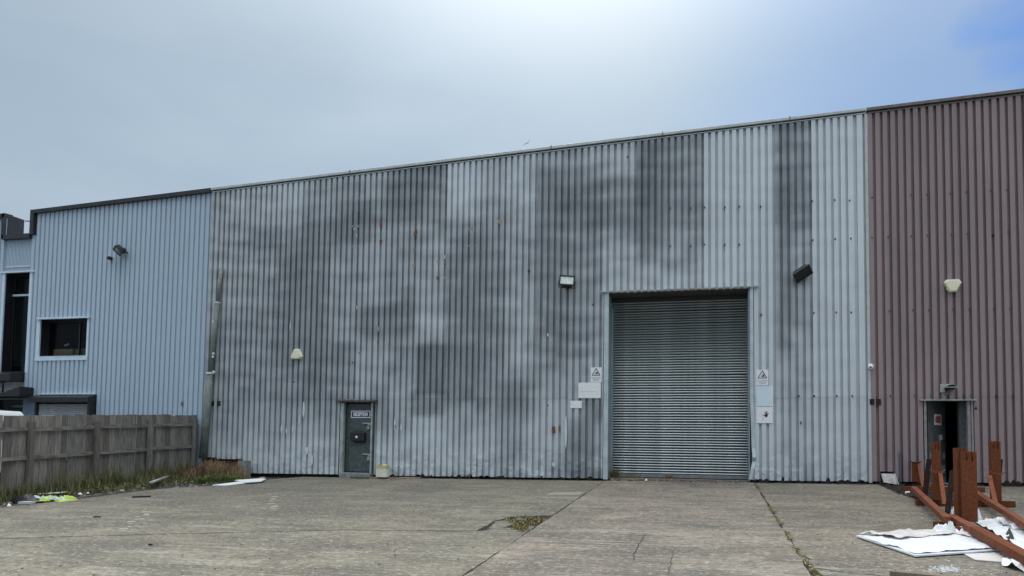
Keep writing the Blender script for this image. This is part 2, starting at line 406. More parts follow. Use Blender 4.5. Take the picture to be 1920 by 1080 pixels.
def copy_to(o, parent, dloc):
    c = o.copy(); link(c); c.parent = parent; c.location = Vector(o.location)+Vector(dloc); ORG[c.name] = origin(o); return c

def vnoise(x, z, seed=0):
    x = np.asarray(x, float); z = np.asarray(z, float)
    xi = np.floor(x).astype(np.int64); zi = np.floor(z).astype(np.int64); fx = x-xi; fz = z-zi
    fx = fx*fx*(3-2*fx); fz = fz*fz*(3-2*fz)
    def h(a, b):
        n = (a*374761393 + b*668265263 + seed*1274126177) & 0xffffffff
        n = ((n ^ (n >> 13))*1103515245) & 0xffffffff
        return ((n ^ (n >> 16)) & 0xffff)/65535.0
    return (h(xi, zi)*(1-fx)+h(xi+1, zi)*fx)*(1-fz)+(h(xi, zi+1)*(1-fx)+h(xi+1, zi+1)*fx)*fz
def sstep(a, b, v):
    t = np.clip((v-a)/(b-a+1e-9), 0, 1); return t*t*(3-2*t)
def roofz(x): return 9.93+0.0393*x

# grime patches seen on the grey wall: photo rectangle, amount, softness in metres (x, z)
PATCH = [
    (782, 645, 838, 742, .60, .02, .02), (838, 645, 890, 755, .22, .03, .06), (776, 738, 832, 776, .28, .12, .08),
    (680, 575, 765, 628, .30, .4, .3), (1453, 240, 1487, 640, .26, .02, .5), (640, 395, 690, 450, .22, .3, .3), (735, 350, 790, 395, .18, .3, .3),
    (1012, 345, 1080, 385, .20, .3, .2), (1060, 388, 1190, 425, .20, .5, .2), (1100, 335, 1190, 358, .16, .5, .12), (1065, 800, 1110, 890, .26, .2, .35),
    (1090, 745, 1130, 780, .22, .05, .2), (575, 600, 600, 760, .16, .1, .6), (590, 655, 640, 715, .18, .4, .3), (893, 700, 1010, 765, .12, .3, .4), (935, 760, 985, 880, .2, .05, .8),
    (1197, 290, 1232, 480, .20, .05, .5), (700, 735, 725, 800, .2, .1, .3), (1240, 400, 1320, 450, .10, .4, .3),
]
PATCHW = []
for (a, b_, c_, d_, s_, sx, sz) in PATCH:
    p = W(a, b_); q = W(c_, d_); PATCHW.append((p.x, q.x, q.z, p.z, s_, sx, sz))
GX = [-14.51, -14.0, -13.14, -12.27, -11.40, -10.515, -9.64, -8.774, -7.9, -7.02, -6.17, -5.32, -4.466, -3.58, -2.70, -1.817, -0.967, -0.117, 0.744, 1.606, 2.466, 3.30, 3.72]
# how weathered each sheet is, from the eaves down (heights in TZ)
TZ = [9.3, 8.5, 7.8, 7.0, 6.0, 5.0, 4.0, 3.0, 2.0, 1.2]
TAB = [
    [.35, .28, .32, .30, .35, .40, .36, .32, .22, .20], [.28, .25, .36, .35, .36, .40, .42, .42, .25, .14], [.22, .26, .42, .35, .40, .42, .42, .36, .22, .12],
    [.16, .26, .46, .56, .50, .50, .50, .42, .26, .12], [.32, .36, .52, .60, .50, .42, .46, .36, .22, .12], [.42, .42, .56, .36, .30, .36, .36, .42, .26, .14],
    [.26, .32, .42, .34, .30, .35, .26, .24, .22, .14], [.56, .56, .42, .35, .42, .32, .40, .32, .24, .16], [.60, .50, .40, .28, .26, .22, .22, .28, .20, .14],
    [.10, .15, .36, .52, .52, .46, .42, .36, .26, .18], [.22, .26, .32, .46, .50, .50, .42, .32, .22, .18], [.12, .16, .26, .30, .26, .26, .26, .36, .22, .22],
    [.36, .55, .60, .56, .52, .56, .42, .22, .18, .26], [.30, .48, .50, .46, .40, .42, .36, .26, .32, .42], [.20, .40, .42, .26, .18, .2, .2, .2, .2, .2],
    [.58, .60, .50, .30, .16, .2, .2, .2, .2, .2], [.50, .50, .42, .28, .22, .2, .2, .2, .2, .2], [.08, .11, .13, .09, .06, .1, .1, .1, .1, .1],
    [.06, .07, .11, .11, .11, .11, .09, .07, .08, .14], [.46, .50, .54, .38, .30, .36, .32, .20, .18, .24], [.06, .07, .06, .06, .06, .08, .07, .09, .12, .17], [.09, .07, .06, .06, .07, .08, .08, .09, .12, .20]]
def grime_grey(x, z, x0):
    k = int(np.argmin([abs(g_-x0) for g_ in GX[:-1]]))
    zz = np.clip(z+0.5*(vnoise(x*0.55, z*0.5, 5)-0.5), 1.2, 9.3)
    own = np.interp(zz, TZ[::-1], TAB[k][::-1])
    # neighbouring sheets bleed into each other a little
    cen = [(GX[i]+GX[i+1])/2 for i in range(len(GX)-1)]
    cols_ = np.array([np.interp(zz, TZ[::-1], t_[::-1]) for t_ in TAB])
    xi = np.interp(x, cen, np.arange(len(cen))); i0 = np.floor(xi).astype(int); i1 = np.minimum(i0+1, len(cen)-1); f = xi-i0
    idx = np.arange(len(x)); smooth = cols_[i0, idx]*(1-f)+cols_[i1, idx]*f
    clean = 1.0 if k in (17, 18, 20, 21) else 0.0
    b0_ = (own*0.8+smooth*0.2) if (clean or k in (12, 15, 19, 9, 3, 7)) else (own*0.68+smooth*0.32)
    s = b0_*1.34-0.065
    for (a, b_, zl, zh, st, sx, sz) in PATCHW:
        wob = 0.5*sz*(vnoise(x*1.6, z*1.6, 5)-0.5)*2
        s = s + st*sstep(a-sx, a+sx*0.2, x)*(1-sstep(b_-sx*0.2, b_+sx, x))*sstep(zl-sz, zl+sz*0.3, z+wob)*(1-sstep(zh-sz*0.3, zh+sz, z+wob))
    ph = vnoise(x*0.9+2, z*0.35, 11)*0.7 + 0.10*x
    band = 0.5+0.5*np.sin(2*pi*(z/0.50+ph))
    env = vnoise(x*0.45+9, z*0.45, 3)
    up = sstep(2.4, 4.2, z)
    dirty = 1-0.8*clean
    s = s + (0.05+0.55*own)*0.80*(band**1.5-0.35)*(0.35+0.9*env)*(0.35+0.65*up)
    s = s + dirty*(0.20*(vnoise(x*1.1, z*2.2, 21)-0.5)+0.16*(vnoise(x*3.0, z*4.6, 22)-0.5))
    s = s + 0.13*(vnoise(np.floor((x-x0)/0.171+1e-3)*1.0+x0*11, z*0.45, 91)-0.5)*(0.4+0.6*dirty)
    s = s + 0.10*(vnoise(np.floor((x-x0)/0.171+1e-3)*3.0+x0*17, z*2.1, 92)-0.5)*dirty
    s = s + 0.20*(1-sstep(0.95, 1.2, z))*vnoise(x*7, z*4, 33)
    sc = sstep(0.62, 0.78, vnoise(x*5.3, z*4.1, 41))*(1-sstep(1.1, 2.0, z))
    s = s - 0.20*sc
    s = s + 0.12*((z < 3.02) & (z > 2.0))*sstep(2.0, 3.02, z)*vnoise(x*3, z*0, 13)
    s = s + 0.10*sstep(0.55, 0.8, vnoise(x*2.2, z*7.5, 77))*dirty*sstep(1.5, 3, z)
    s = np.where(s > 0.62, 0.62+(s-0.62)*0.4, s)
    return np.clip(s, 0, 0.84)
def grime_blue(x, z, x0):
    s = 0.02+0.08*vnoise(x*0.7, z*0.25, 51)+0.05*vnoise(x*6, z*0.2, 52)
    p = W(228, 480)
    s = s + 0.35*np.exp(-((x-p.x)/0.16)**2)*sstep(p.z-1.4, p.z, z)*(z < p.z)
    return np.clip(s, 0, 1)
def grime_purp(x, z, x0):
    s = 0.22+0.35*(vnoise(x*0.8, z*0.4, 61)-0.4)+0.25*sstep(8.3, 10.2, z)+0.2*(1-sstep(1.0, 3.6, z))*vnoise(x*2, z*0.6, 62)
    s = s + 0.3*sstep(0.6, 0.9, vnoise(np.round(x*5.9), z*0.15, 63))
    return np.clip(s, 0, 1)

def cladding(parent, m, x0, x1, nribs, zb, zt, grime, yoff=0.0, depth=0.084, openings=(), crown=0.595, dent=0.0, step=0.14, name='cladding_sheet'):
    p = (x1-x0)/nribs
    xs = []
    sl = 0.035
    for k in range(nribs):
        b0 = x0+k*p
        xs += [(b0, 1.0), (b0+p*crown, 1.0), (b0+p*(crown+sl), 0.0), (b0+p*(1-sl), 0.0)]
    xs.append((x1, 1.0))
    X = [a for a, _ in xs]; Hh = [b for _, b in xs]
    ins = []
    for op in openings:
        for e in (op[0], op[1]):
            if x0 < e < x1: ins.append(e)
    for e in ins:
        h = float(np.interp(e, X, Hh)); i = int(np.searchsorted(X, e))
        if min(abs(X[i]-e), abs(X[i-1]-e)) > 1e-4: X.insert(i, e); Hh.insert(i, h)
    X = np.array(X); Hh = np.array(Hh)
    zts = np.array([zt(x) if callable(zt) else zt for x in X]); zbs = np.array([zb(x) if callable(zb) else zb for x in X])
    lo, hi = zbs.max()+0.02, zts.min()-0.02
    rows = set()
    z = lo
    while z < hi:
        rows.add(round(z, 4)); z += 0.07 if (dent and z < 2.1) else step
    for op in openings:
        for e in (op[2], op[3]):
            if lo < e < hi: rows.add(round(e, 4))
    rows = sorted(rows)
    R = [zbs]+[np.full(X.shape, r) for r in rows]+[zts]
    verts = []; gr = []
    for z in R:
        y = -Hh*depth+yoff
        if dent:
            dd = (vnoise(X*3.7+3, z*3.3, 71)-0.5)*2*sstep(0.52, 0.8, vnoise(X*1.1, z*0.7+5, 72))
            y = y+dent*dd*(1-sstep(1.3, 2.1, z))
            y = y+0.006*(vnoise(X*0.9, z*0.6, 73)-0.5)
        gr.append(grime(X, z, x0))
        verts += list(zip(X.tolist(), y.tolist(), z.tolist()))
    n = len(X); faces = []
    for j in range(len(R)-1):
        for i in range(n-1):
            xm = (X[i]+X[i+1])/2; zm = (R[j][i]+R[j+1][i])/2
            if any(o[0] < xm < o[1] and o[2] < zm < o[3] for o in openings): continue
            a = j*n+i; faces.append((a, a+1, a+n+1, a+n))
    if not faces: return None
    used = sorted({i for f in faces for i in f}); rmap = {u: i for i, u in enumerate(used)}
    gcat = np.concatenate(gr)[used]; verts = [verts[u] for u in used]; faces = [tuple(rmap[i] for i in f) for f in faces]
    o_ = origin(parent)
    me = bpy.data.meshes.new(name)
    me.from_pydata([(v[0]-o_.x, v[1]-o_.y, v[2]-o_.z) for v in verts], [], faces); me.update()
    at = me.attributes.new('grime', 'FLOAT', 'POINT'); at.data.foreach_set('value', gcat.astype(np.float32))
    me.materials.append(m)
    o = bpy.data.objects.new(name, me); link(o); o.parent = parent; ORG[o.name] = o_
    return o

# ------------------------------------------------------------------ ground
S = 400
# terrain: follows the yard near by, flattens out far away
b = B()
gx = [-S, -120, -60, -40, -25, -15, -8, 0, 8, 15, 25, 40, 60, 120, S]
gy = [-S, -120, -60, -32, -20, -10, -4, 0, 4, 10, 25, 50, 120, S]
def zfar(x, y): return zg(max(-30, min(30, x)), max(-24, min(12, y)))-0.035
for y in gy:
    for x in gx: b.v.append((x, y, zfar(x, y)))
for j in range(len(gy)-1):
    for i in range(len(gx)-1):
        a = j*len(gx)+i; b.f.append((a, a+1, a+len(gx)+1, a+len(gx)))
tag(b.done('ground', SOIL), 'dark soil and dirt under and beside the concrete yard', None, kind='structure')

def jag(pts, amp=0.012, seg=0.22, seed=0):
    rnd = random.Random(seed); out = []
    for i in range(len(pts)):
        p = pts[i]; q = pts[(i+1) % len(pts)]
        L = math.hypot(q[0]-p[0], q[1]-p[1])
        if L > 14: out.append(p); continue
        n = max(1, int(L/seg))
        for k in range(n):
            t = k/n; a = amp if 0 < k else 0
            out.append((p[0]+(q[0]-p[0])*t+rnd.uniform(-a, a), p[1]+(q[1]-p[1])*t+rnd.uniform(-a, a)))
    return out
def slab(poly, m, label, amp=0.012, seg=0.22, seed=0, dz=0.0, name='concrete_slab'):
    pp = jag(poly, amp, seg, seed)
    if sum(pp[i][0]*pp[(i+1) % len(pp)][1]-pp[(i+1) % len(pp)][0]*pp[i][1] for i in range(len(pp))) < 0: pp.reverse()
    bb = B(); bb.prism([(x, y, zg(x, y)-0.16+dz) for x, y in pp], (0, 0, 0.16))
    o = bb.done(name, m)
    return tag(o, label, None, kind='structure')
def gp(x, y): g_ = G(x, y); return (g_.x, g_.y)
J1, J2 = -2.60, 1.07
lw = -0.12
edge = [gp(-60, 958), gp(40, 947), gp(140, 937), gp(250, 922), gp(330, 914), gp(400, 911), gp(470, 905), gp(505, 899)]
crk = [gp(-60, 1012), gp(120, 1006), gp(300, 1001), gp(480, 997), gp(640, 993), gp(780, 995), gp(893, 995)]
hole = [gp(893, 995), gp(915, 984), gp(925, 977), gp(958, 969), (J1-0.014, gp(1027, 965.5)[1])]
slab([(-11.2, lw), (J1-0.01, lw), (J1-0.012, -2), hole[-1]] + [hole[3], hole[2], hole[1], hole[0]] + crk[::-1][1:] + [(-30, crk[0][1]), (-30, -8.2)] + edge,
     CONC_L, 'greenish grey concrete yard slab in front of the reception door', seed=1)
slab([(x, y-0.024) for x, y in crk] + [gp(960, 991), gp(1005, 985)] + [(J1-0.012, -9.6), (J1-0.014, -12), (J1-0.27, -34), (-34, -34), (-34, crk[0][1]-0.02)],
     CONC_L, 'scratched grey concrete yard slab left of the long joint, nearest the viewer', seed=2, dz=-0.004)
slab([gp(928, 977), gp(958, 971), gp(1000, 968), gp(985, 974), gp(950, 985), gp(935, 990), gp(915, 989)], CONC_L, 'broken corner piece of concrete beside the weeds', 0.02, 0.1, 3, -0.012, 'broken_slab')
slab([gp(968, 990), gp(925, 993.5), gp(905, 995), gp(918, 990.5), gp(950, 988)], CONC_L, 'thin sliver of cracked concrete at the slab edge', 0.015, 0.1, 4, -0.010, 'broken_slab')
slab([(J1+0.014, -0.02), (J2-0.012, -0.02), (J2-0.006, -4), (J2-0.012, -10.9), (J2-0.1, -34), (J1-0.235, -34), (J1+0.014, -12)],
     CONC_M, 'warm grey concrete yard slab leading to the roller shutter', 0.013, 0.2, 5, 0.003)
slab([(J2+0.010, -0.05), (3.9, -0.05), gp(1655, 912), gp(1700, 928), gp(1740, 945), (4.6, -3.6), (9, -3.8), (30, -4), (30, -34), (J2+0.6, -34), (J2+0.15, -11.4), (J2+0.012, -10.4), (J2+0.012, -7), (J2+0.03, -4)],
     CONC_R, 'stained concrete yard slab right of the weedy joint', 0.018, 0.2, 6, -0.003)
slab([(5.2, -0.15), (30, -0.15), (30, -3.6), (5.3, -3.55), (4.95, -2.0)], CONC_R, 'concrete strip at the foot of the mauve wall', 0.03, 0.2, 7, -0.006)

def ribbon(pts, w, m, name, label, dz=0.004, seed=0):
    rnd = random.Random(seed); P_ = []
    for i in range(len(pts)-1):
        p = Vector((*pts[i], 0)); q = Vector((*pts[i+1], 0)); n = max(2, int((q-p).length/0.12))
        for k in range(n):
            P_.append(p+(q-p)*k/n)
    P_.append(Vector((*pts[-1], 0)))
    bb = B(); prev = None
    for i, p in enumerate(P_):
        d = (P_[min(i+1, len(P_)-1)]-P_[max(0, i-1)]).normalized(); s = Vector((-d.y, d.x, 0))
        ww = w*rnd.uniform(0.4, 1.3)*(0.3 if i in (0, len(P_)-1) else 1); off = s*rnd.uniform(-0.016, 0.016)
        a = p+off+s*ww/2; c = p+off-s*ww/2
        bb.v += [(a.x, a.y, zg(a.x, a.y)+dz), (c.x, c.y, zg(c.x, c.y)+dz)]
        if i: n = len(bb.v); bb.f.append((n-4, n-3, n-1, n-2))
    return tag(bb.done(name, m), label, None, kind='structure')
CRKM = mat('crack_dark', (0.045, 0.04, 0.035), 1.0)
CRKL = mat('crack_soft', (0.13, 0.12, 0.105), 1.0)
ribbon([gp(1212, 1001), gp(1203, 1014), gp(1195, 1025), gp(1190, 1036), gp(1186, 1052)], 0.014, CRKM, 'crack', 'short dark crack across the warm grey slab', 0.007)
ribbon([gp(955, 1030), gp(1040, 1033), gp(1130, 1037), gp(1200, 1039), gp(1330, 1043)], 0.012, CRKL, 'crack', 'fine line across the warm grey slab', 0.007, 2)
ribbon([gp(1265, 1028), gp(1262, 1040), gp(1257, 1058), gp(1254, 1078)], 0.008, CRKM, 'crack', 'short crack right of the longer one on the warm slab', 0.007, 3)
ribbon([gp(430, 985), gp(520, 991), gp(600, 994)], 0.012, CRKL, 'crack', 'faint scrape line on the left slab', 0.005, 4)
ribbon([gp(120, 1060), gp(300, 1063), gp(520, 1068)], 0.010, CRKL, 'crack', 'long faint scrape near the bottom of the left slab', 0.004, 5)
ribbon([gp(1068, 921), gp(1020, 926)], 0.02, CRKM, 'crack', 'short crack beside the long joint close to the wall', 0.005, 6)
ribbon([gp(1518, 1064), gp(1545, 1067), gp(1580, 1073), (2.2, -11.2)], 0.03, SOIL, 'crack', 'curved crack leaving the weedy joint to the right', 0.004, 7)
PALEC = mat('pale_mortar_patch', (0.31, 0.285, 0.235), 0.95, 0, 6, 0.15)
slab([gp(1036, 923), gp(1098, 922.5), gp(1085, 928), gp(1022, 928)], PALEC, 'pale mortar patch in the slab beside the joint', 0.01, 0.2, 12, 0.004, 'mortar_patch')
PALEC2 = mat('pale_scuff', (0.33, 0.31, 0.26), 0.95, 0, 6, 0.2)
for i, (a, b2, c2, d2) in enumerate([(270+k_*-6+(k_*7 % 5)*3, 955+k_*4.5, 5+(k_*5 % 7)*1.6, 0.9+(k_ % 3)*0.5) for k_ in range(10)]+[(502+(k_*3 % 4)*3, 926+k_*4.5, 5+(k_*5 % 7), 0.8+(k_ % 3)*0.5) for k_ in range(7)]):
    slab([gp(a, b2), gp(a+c2, b2-0.4), gp(a+c2*1.3, b2+d2), gp(a-c2*0.4, b2+d2*1.4)], PALEC2, 'pale scuff mark on the left slab', 0.02, 0.1, 20+i, 0.0045, 'scuff_mark')

# ------------------------------------------------------------------ grey warehouse
def inside_room(parent, x0, x1, y1, z0, z1f, mt=DARKIN):
    bb = B()
    bb.quad((x0, 0.2, z0), (x0, y1, z0), (x1, y1, z0), (x1, 0.2, z0)); bb.done('interior_floor', mt, parent)
    bb = B().quad((x0, y1, z0), (x0, y1, z1f(x0)), (x1, y1, z1f(x1)), (x1, y1, z0)); bb.done('back_wall', ROOFM, parent)
    for xx in (x0, x1):
        B().quad((xx, 0.06, z0), (xx, y1, z0), (xx, y1, z1f(xx)), (xx, 0.06, z1f(xx))).done('side_wall', ROOFM, parent)
    B().prism([(x0, 0.07, z1f(x0)), (x1, 0.07, z1f(x1)), (x1, 0.07, z1f(x1)+0.1), (x0, 0.07, z1f(x0)+0.1)], (0, y1-0.05, 0)).done('roof', ROOFM, parent)

grey = thing('warehouse', 'large grey galvanised warehouse unit with grime-streaked profiled walls and a roller shutter', 'warehouse', (-5.4, 0, 0.85))
GX = [-14.51, -14.0, -13.14, -12.27, -11.40, -10.515, -9.64, -8.774, -7.9, -7.02, -6.17, -5.32, -4.466, -3.58, -2.70, -1.817, -0.967, -0.117, 0.744, 1.606, 2.466, 3.30, 3.72]
SH = (-2.66, 1.03, -1.0, 5.735)            # shutter opening
RD = (-10.10, -9.02, -1.0, 2.90)           # reception door opening
LAP = 3.02
def gtop(x): return roofz(x)-0.135
for i in range(len(GX)-1):
    x0, x1 = GX[i], GX[i+1]; nr = max(2, round((x1-x0)/0.1715))
    ops = [o for o in (SH, RD) if o[1] > x0 and o[0] < x1]
    rnd = random.Random(i*7)
    cladding(grey, GALV, x0, x1+0.004, nr, LAP-0.03+rnd.uniform(-.02, .02), gtop, grime_grey, yoff=-0.003*(i % 2)-0.004, openings=ops)
    if i == 0: zb = lambda x: 1.28
    elif i == 1: zb = lambda x: 1.24
    elif x0 < -9: zb = lambda x: zg(x, 0)+0.075
    else: zb = lambda x: zg(x, 0)+0.055
    cladding(grey, GALV, x0, x1+0.004, nr, zb, LAP+0.05, grime_grey, yoff=-0.003*(i % 2)+0.004, openings=ops, dent=(0.016 if x0 > -9 else 0.004))
inside_room(grey, -14.5, 3.71, 26, 0.6, lambda x: roofz(x)-0.3)
for xa, xb in ((-14.5, RD[0]-0.02), (RD[1]+0.02, SH[0]-0.06), (SH[1]+0.06, 3.71)):
    B().box(xa, xb, 0.12, 0.2, 0.3, 1.32 if xa < -14 and False else zg(xa, 0)+0.22).done('plinth', mat('plinth_dark', (0.05, 0.048, 0.045), 0.95, 0, 6, 0.4), grey)
B().box(-14.49, -13.15, 0.19, 0.25, 0.62, 1.5).done('plinth', mat('plinth_dark', (0.05, 0.05, 0.05)), grey)
# coping in lengths, drip trim below
def coping(parent, xa, xb, m, top=0.0, h=0.075, out=0.13, name='coping'):
    T = roofz
    bb = B()
    sec = [(-out, -h), (-out, -0.006), (-out+0.012, 0.0), (0.18, 0.02), (0.18, -h), ]
    n = len(sec)
    for x in (xa, xb):
        for (y, z) in sec: bb.v.append((x, y, T(x)+z+top))
    for k in range(n):
        j = (k+1) % n; bb.f.append((k, j, n+j, n+k))
    bb.f.append(tuple(range(n))[::-1]); bb.f.append(tuple(range(n, 2*n)))
    return bb.done(name, m, parent)
cuts = [-14.51, W(660, 320).x, W(1035, 278).x, W(1243, 250).x, W(1480, 224).x, 3.715]
for a, c in zip(cuts[:-1], cuts[1:]): coping(grey, a+0.006, c-0.006, COPG, 0, 0.07, 0.14)
for a in cuts[1:-1]:
    B().obox((a, 0.0, roofz(a)-0.035), (1, 0, 0.0393), (0, 1, 0), (0, 0, 1), 0.012, 0.146, 0.052).done('coping_joint', COPP, grey)
def strip(parent, xa, xb, z0, z1, y0, y1, m, name):
    bb = B(); bb.prism([(xa, y0, roofz(xa)+z0), (xb, y0, roofz(xb)+z0), (xb, y0, roofz(xb)+z1), (xa, y0, roofz(xa)+z1)], (0, y1-y0, 0)); return bb.done(name, m, parent)
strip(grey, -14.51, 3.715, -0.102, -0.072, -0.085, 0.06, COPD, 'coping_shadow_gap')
strip(grey, -14.51, 3.715, -0.125, -0.104, -0.10, 0.06, GUIDE, 'drip_trim')
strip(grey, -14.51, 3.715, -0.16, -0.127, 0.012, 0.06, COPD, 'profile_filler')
# corner flashing where grey meets mauve and blue
B().box(3.69, 3.755, -0.096, 0.0, zg(3.7, 0)+0.03, roofz(3.7)-0.13).done('corner_flashing', COPG, grey)

# roller shutter
rs = B().box(SH[0]+0.0, SH[1]+0.0, 0.72, 0.76, 0.85, 5.9).done('roller_shutter', DARKIN, grey)
px0, px1 = W(1147.5, 800, 0.66).x-0.01, W(1404, 800, 0.66).x
pitch = 0.0686; nsl = 67; zs0 = 1.045
sec = [(0.050, 0.0), (0.004, 0.001), (-0.018, 0.012), (-0.028, 0.028), (-0.020, 0.042), (0.004, 0.053), (0.050, 0.058)]
base = None; rnd = random.Random(3)
for k in range(nsl):
    if base is None:
        bb = B(); nseg = 12
        for i in range(nseg+1):
            x = px0+(px1-px0)*i/nseg
            for (y, z) in sec: bb.v.append((x, 0.66+y, zs0+z))
        for i in range(nseg):
            for j in range(len(sec)-1):
                a = i*len(sec)+j; bb.f.append((a, a+len(sec), a+len(sec)+1, a+1))
        base = bb.done('slat', SHUT, rs, smooth=False)
    else:
        c_ = copy_to(base, rs, (0, rnd.uniform(-.004, .004)+0.012*math.exp(-((k-11)/3.0)**2), k*pitch+rnd.uniform(-.002, .002)))
        c_.rotation_euler = (0, rnd.uniform(-.0006, .0006), 0)
B().box(px0, px1, 0.63, 0.68, 0.955, 1.043).done('bottom_rail', mat('shutter_rail', (0.22, 0.24, 0.245), 0.5, 0.3, 8, 0.3), rs)
B().box(SH[0]+0.02, SH[1]-0.02, 0.45, 0.715, 5.60, 5.735).done('shutter_void_black', BLKP, rs)  # black box stands in for the shadowed void beneath the lintel
# guides
ga = W(1133, 700).x; gb = W(1141.5, 700).x
bb = B(); bb.box(ga, gb, -0.115, -0.085, zg(-2.5, 0)+0.03, 5.73); bb.done('shutter_guide', GUIDE, grey)
B().box(gb-0.012, gb+0.002, -0.085, 0.68, zg(-2.5, 0)+0.03, 5.73).done('guide_return', mat('guide_inner_shaded', (0.30, 0.36, 0.39), 0.5, 0.2, 5, 0.2), grey)  # same steel as the flange, its inner shade put into a darker colour
B().box(gb+0.002, gb+0.04, 0.56, 0.70, zg(-2.5, 0)+0.03, 5.45).done('guide_channel', mat('guide_inner_shaded', (0.3, 0.36, 0.39)), grey)
bb = B()                                    # right guide, kicked in at the foot
def gr_x(z): return 0.975-0.0*z
prof = [(5.73, 0.0, 0.0), (3.0, 0.0, 0), (1.75, 0.03, -0.01), (1.52, 0.05, -0.05), (1.42, 0.045, 0.03), (1.25, 0.01, -0.01), (0.98, -0.045, -0.02)]
for z, dx, dy in prof:
    for (ex, ey) in ((0.985, -0.08), (0.99, -0.12), (1.07, -0.12), (1.075, -0.08)):
        bb.v.append((ex+dx, ey+dy, z))
for j in range(len(prof)-1):
    for i in range(4):
        a = j*4+i; c = j*4+(i+1) % 4; bb.f.append((a, c, c+4, a+4))
bb.done('shutter_guide', GUIDE, grey, label='dented galvanised guide kicked in at its foot')
B().box(0.955, 0.985, -0.05, 0.70, 1.6, 5.73).done('guide_return', mat('guide_inner_shaded', (0.3, 0.36, 0.39)), grey)
B().box(0.96, 0.99, 0.0, 0.70, 0.93, 1.6).done('guide_return', mat('guide_inner_shaded', (0.3, 0.36, 0.39)), grey)
# lintel flashing
bb = B(); bb.prism([(-2.74, -0.075, 5.80), (-2.74, -0.18, 5.775), (-2.74, -0.18, 5.745), (-2.74, -0.17, 5.745), (-2.74, -0.17, 5.765), (-2.74, -0.075, 5.785)], (3.94, 0, 0)); bb.done('lintel_flashing', LINT, grey)
B().box(-2.62, 1.02, -0.03, 0.71, 5.70, 5.742).done('lintel', mat('lintel_dark', (0.06, 0.055, 0.045), 0.8, 0, 8, 0.4), grey)
B().box(-2.48, 0.95, -0.03, 0.72, 0.86, 0.935).done('threshold', CONC_M, grey)

# reception door
dz0 = 0.93
dl = W(649, 820, 0.1).x; dr = W(699.5, 820, 0.1).x
B().box(dl-0.02, dr+0.02, 0.14, 0.16, 0.8, 2.9).done('door_backing', DARKIN, grey)
door = B().box(dl, dr, 0.10, 0.14, dz0+0.02, 2.86).done('door', DOORG, grey, bevel=0.004)
fl0, fl1 = W(640, 820).x, W(646, 820).x
B().box(fl0, fl1, -0.10, 0.08, zg(-10, 0)+0.04, 2.88).done('door_frame', FRAMEG, grey)
B().box(fl1, dl, 0.03, 0.15, 0.82, 2.88).done('door_reveal', mat('reveal_dark', (0.05, 0.06, 0.065), 0.7, 0, 6, 0.3), grey)
B().box(dr+0.004, dr+0.05, -0.09, 0.13, zg(-9, 0)+0.04, 2.88).done('door_frame', FRAMEG, grey)
lz = W(670, 752, -0.12).z
bb = B(); bb.box(W(634, 752).x, W(709, 752).x, -0.18, 0.02, lz, lz+0.03); bb.done('door_flashing', RUSTLINT, grey)
B().obox((W(660, 750).x, -0.10, lz+0.045), (1, 0.1, -0.02), (0, 1, 0), (0, 0, 1), 0.24, 0.05, 0.008).done('loose_flashing', LINT, grey)
for k, (pxx, pyy) in enumerate(((690, 795), (690, 853))):
    c = W(pxx, pyy, 0.07)
    B().box(c.x-0.17, c.x+0.13, 0.065, 0.10, c.z-0.0, c.z+0.035).done('bolt', BOLT, door, bevel=0.004)
    B().box(c.x+0.0, c.x+0.10, 0.05, 0.10, c.z-0.04, c.z-0.005).done('hasp', BOLT, door, bevel=0.004)
    B().box(c.x-0.02, c.x+0.07, 0.03, 0.075, c.z-0.16, c.z-0.06).done('padlock', BOLT if k else mat('old_brass', (0.35, 0.33, 0.26), 0.5, 0.4), door, bevel=0.012)
    B().tube([(c.x+0.005+0.02*0, 0.055, c.z-0.07), (c.x+0.005, 0.055, c.z-0.03), (c.x+0.045, 0.055, c.z-0.03), (c.x+0.045, 0.055, c.z-0.07)], 0.007, 6).done('shackle', BOLT, door)
B().box(dr-0.05, dr-0.02, 0.085, 0.10, 1.9, 2.1).done('keep_plate', BOLT, door)
tag(B().box(W(642, 890).x, W(699, 890).x, -0.20, 0.10, zg(-9.6, 0)-0.1, dz0-0.005).done('door_step', CBLOCK, bevel=0.02), 'worn grey concrete doorstep under the reception door', 'step')

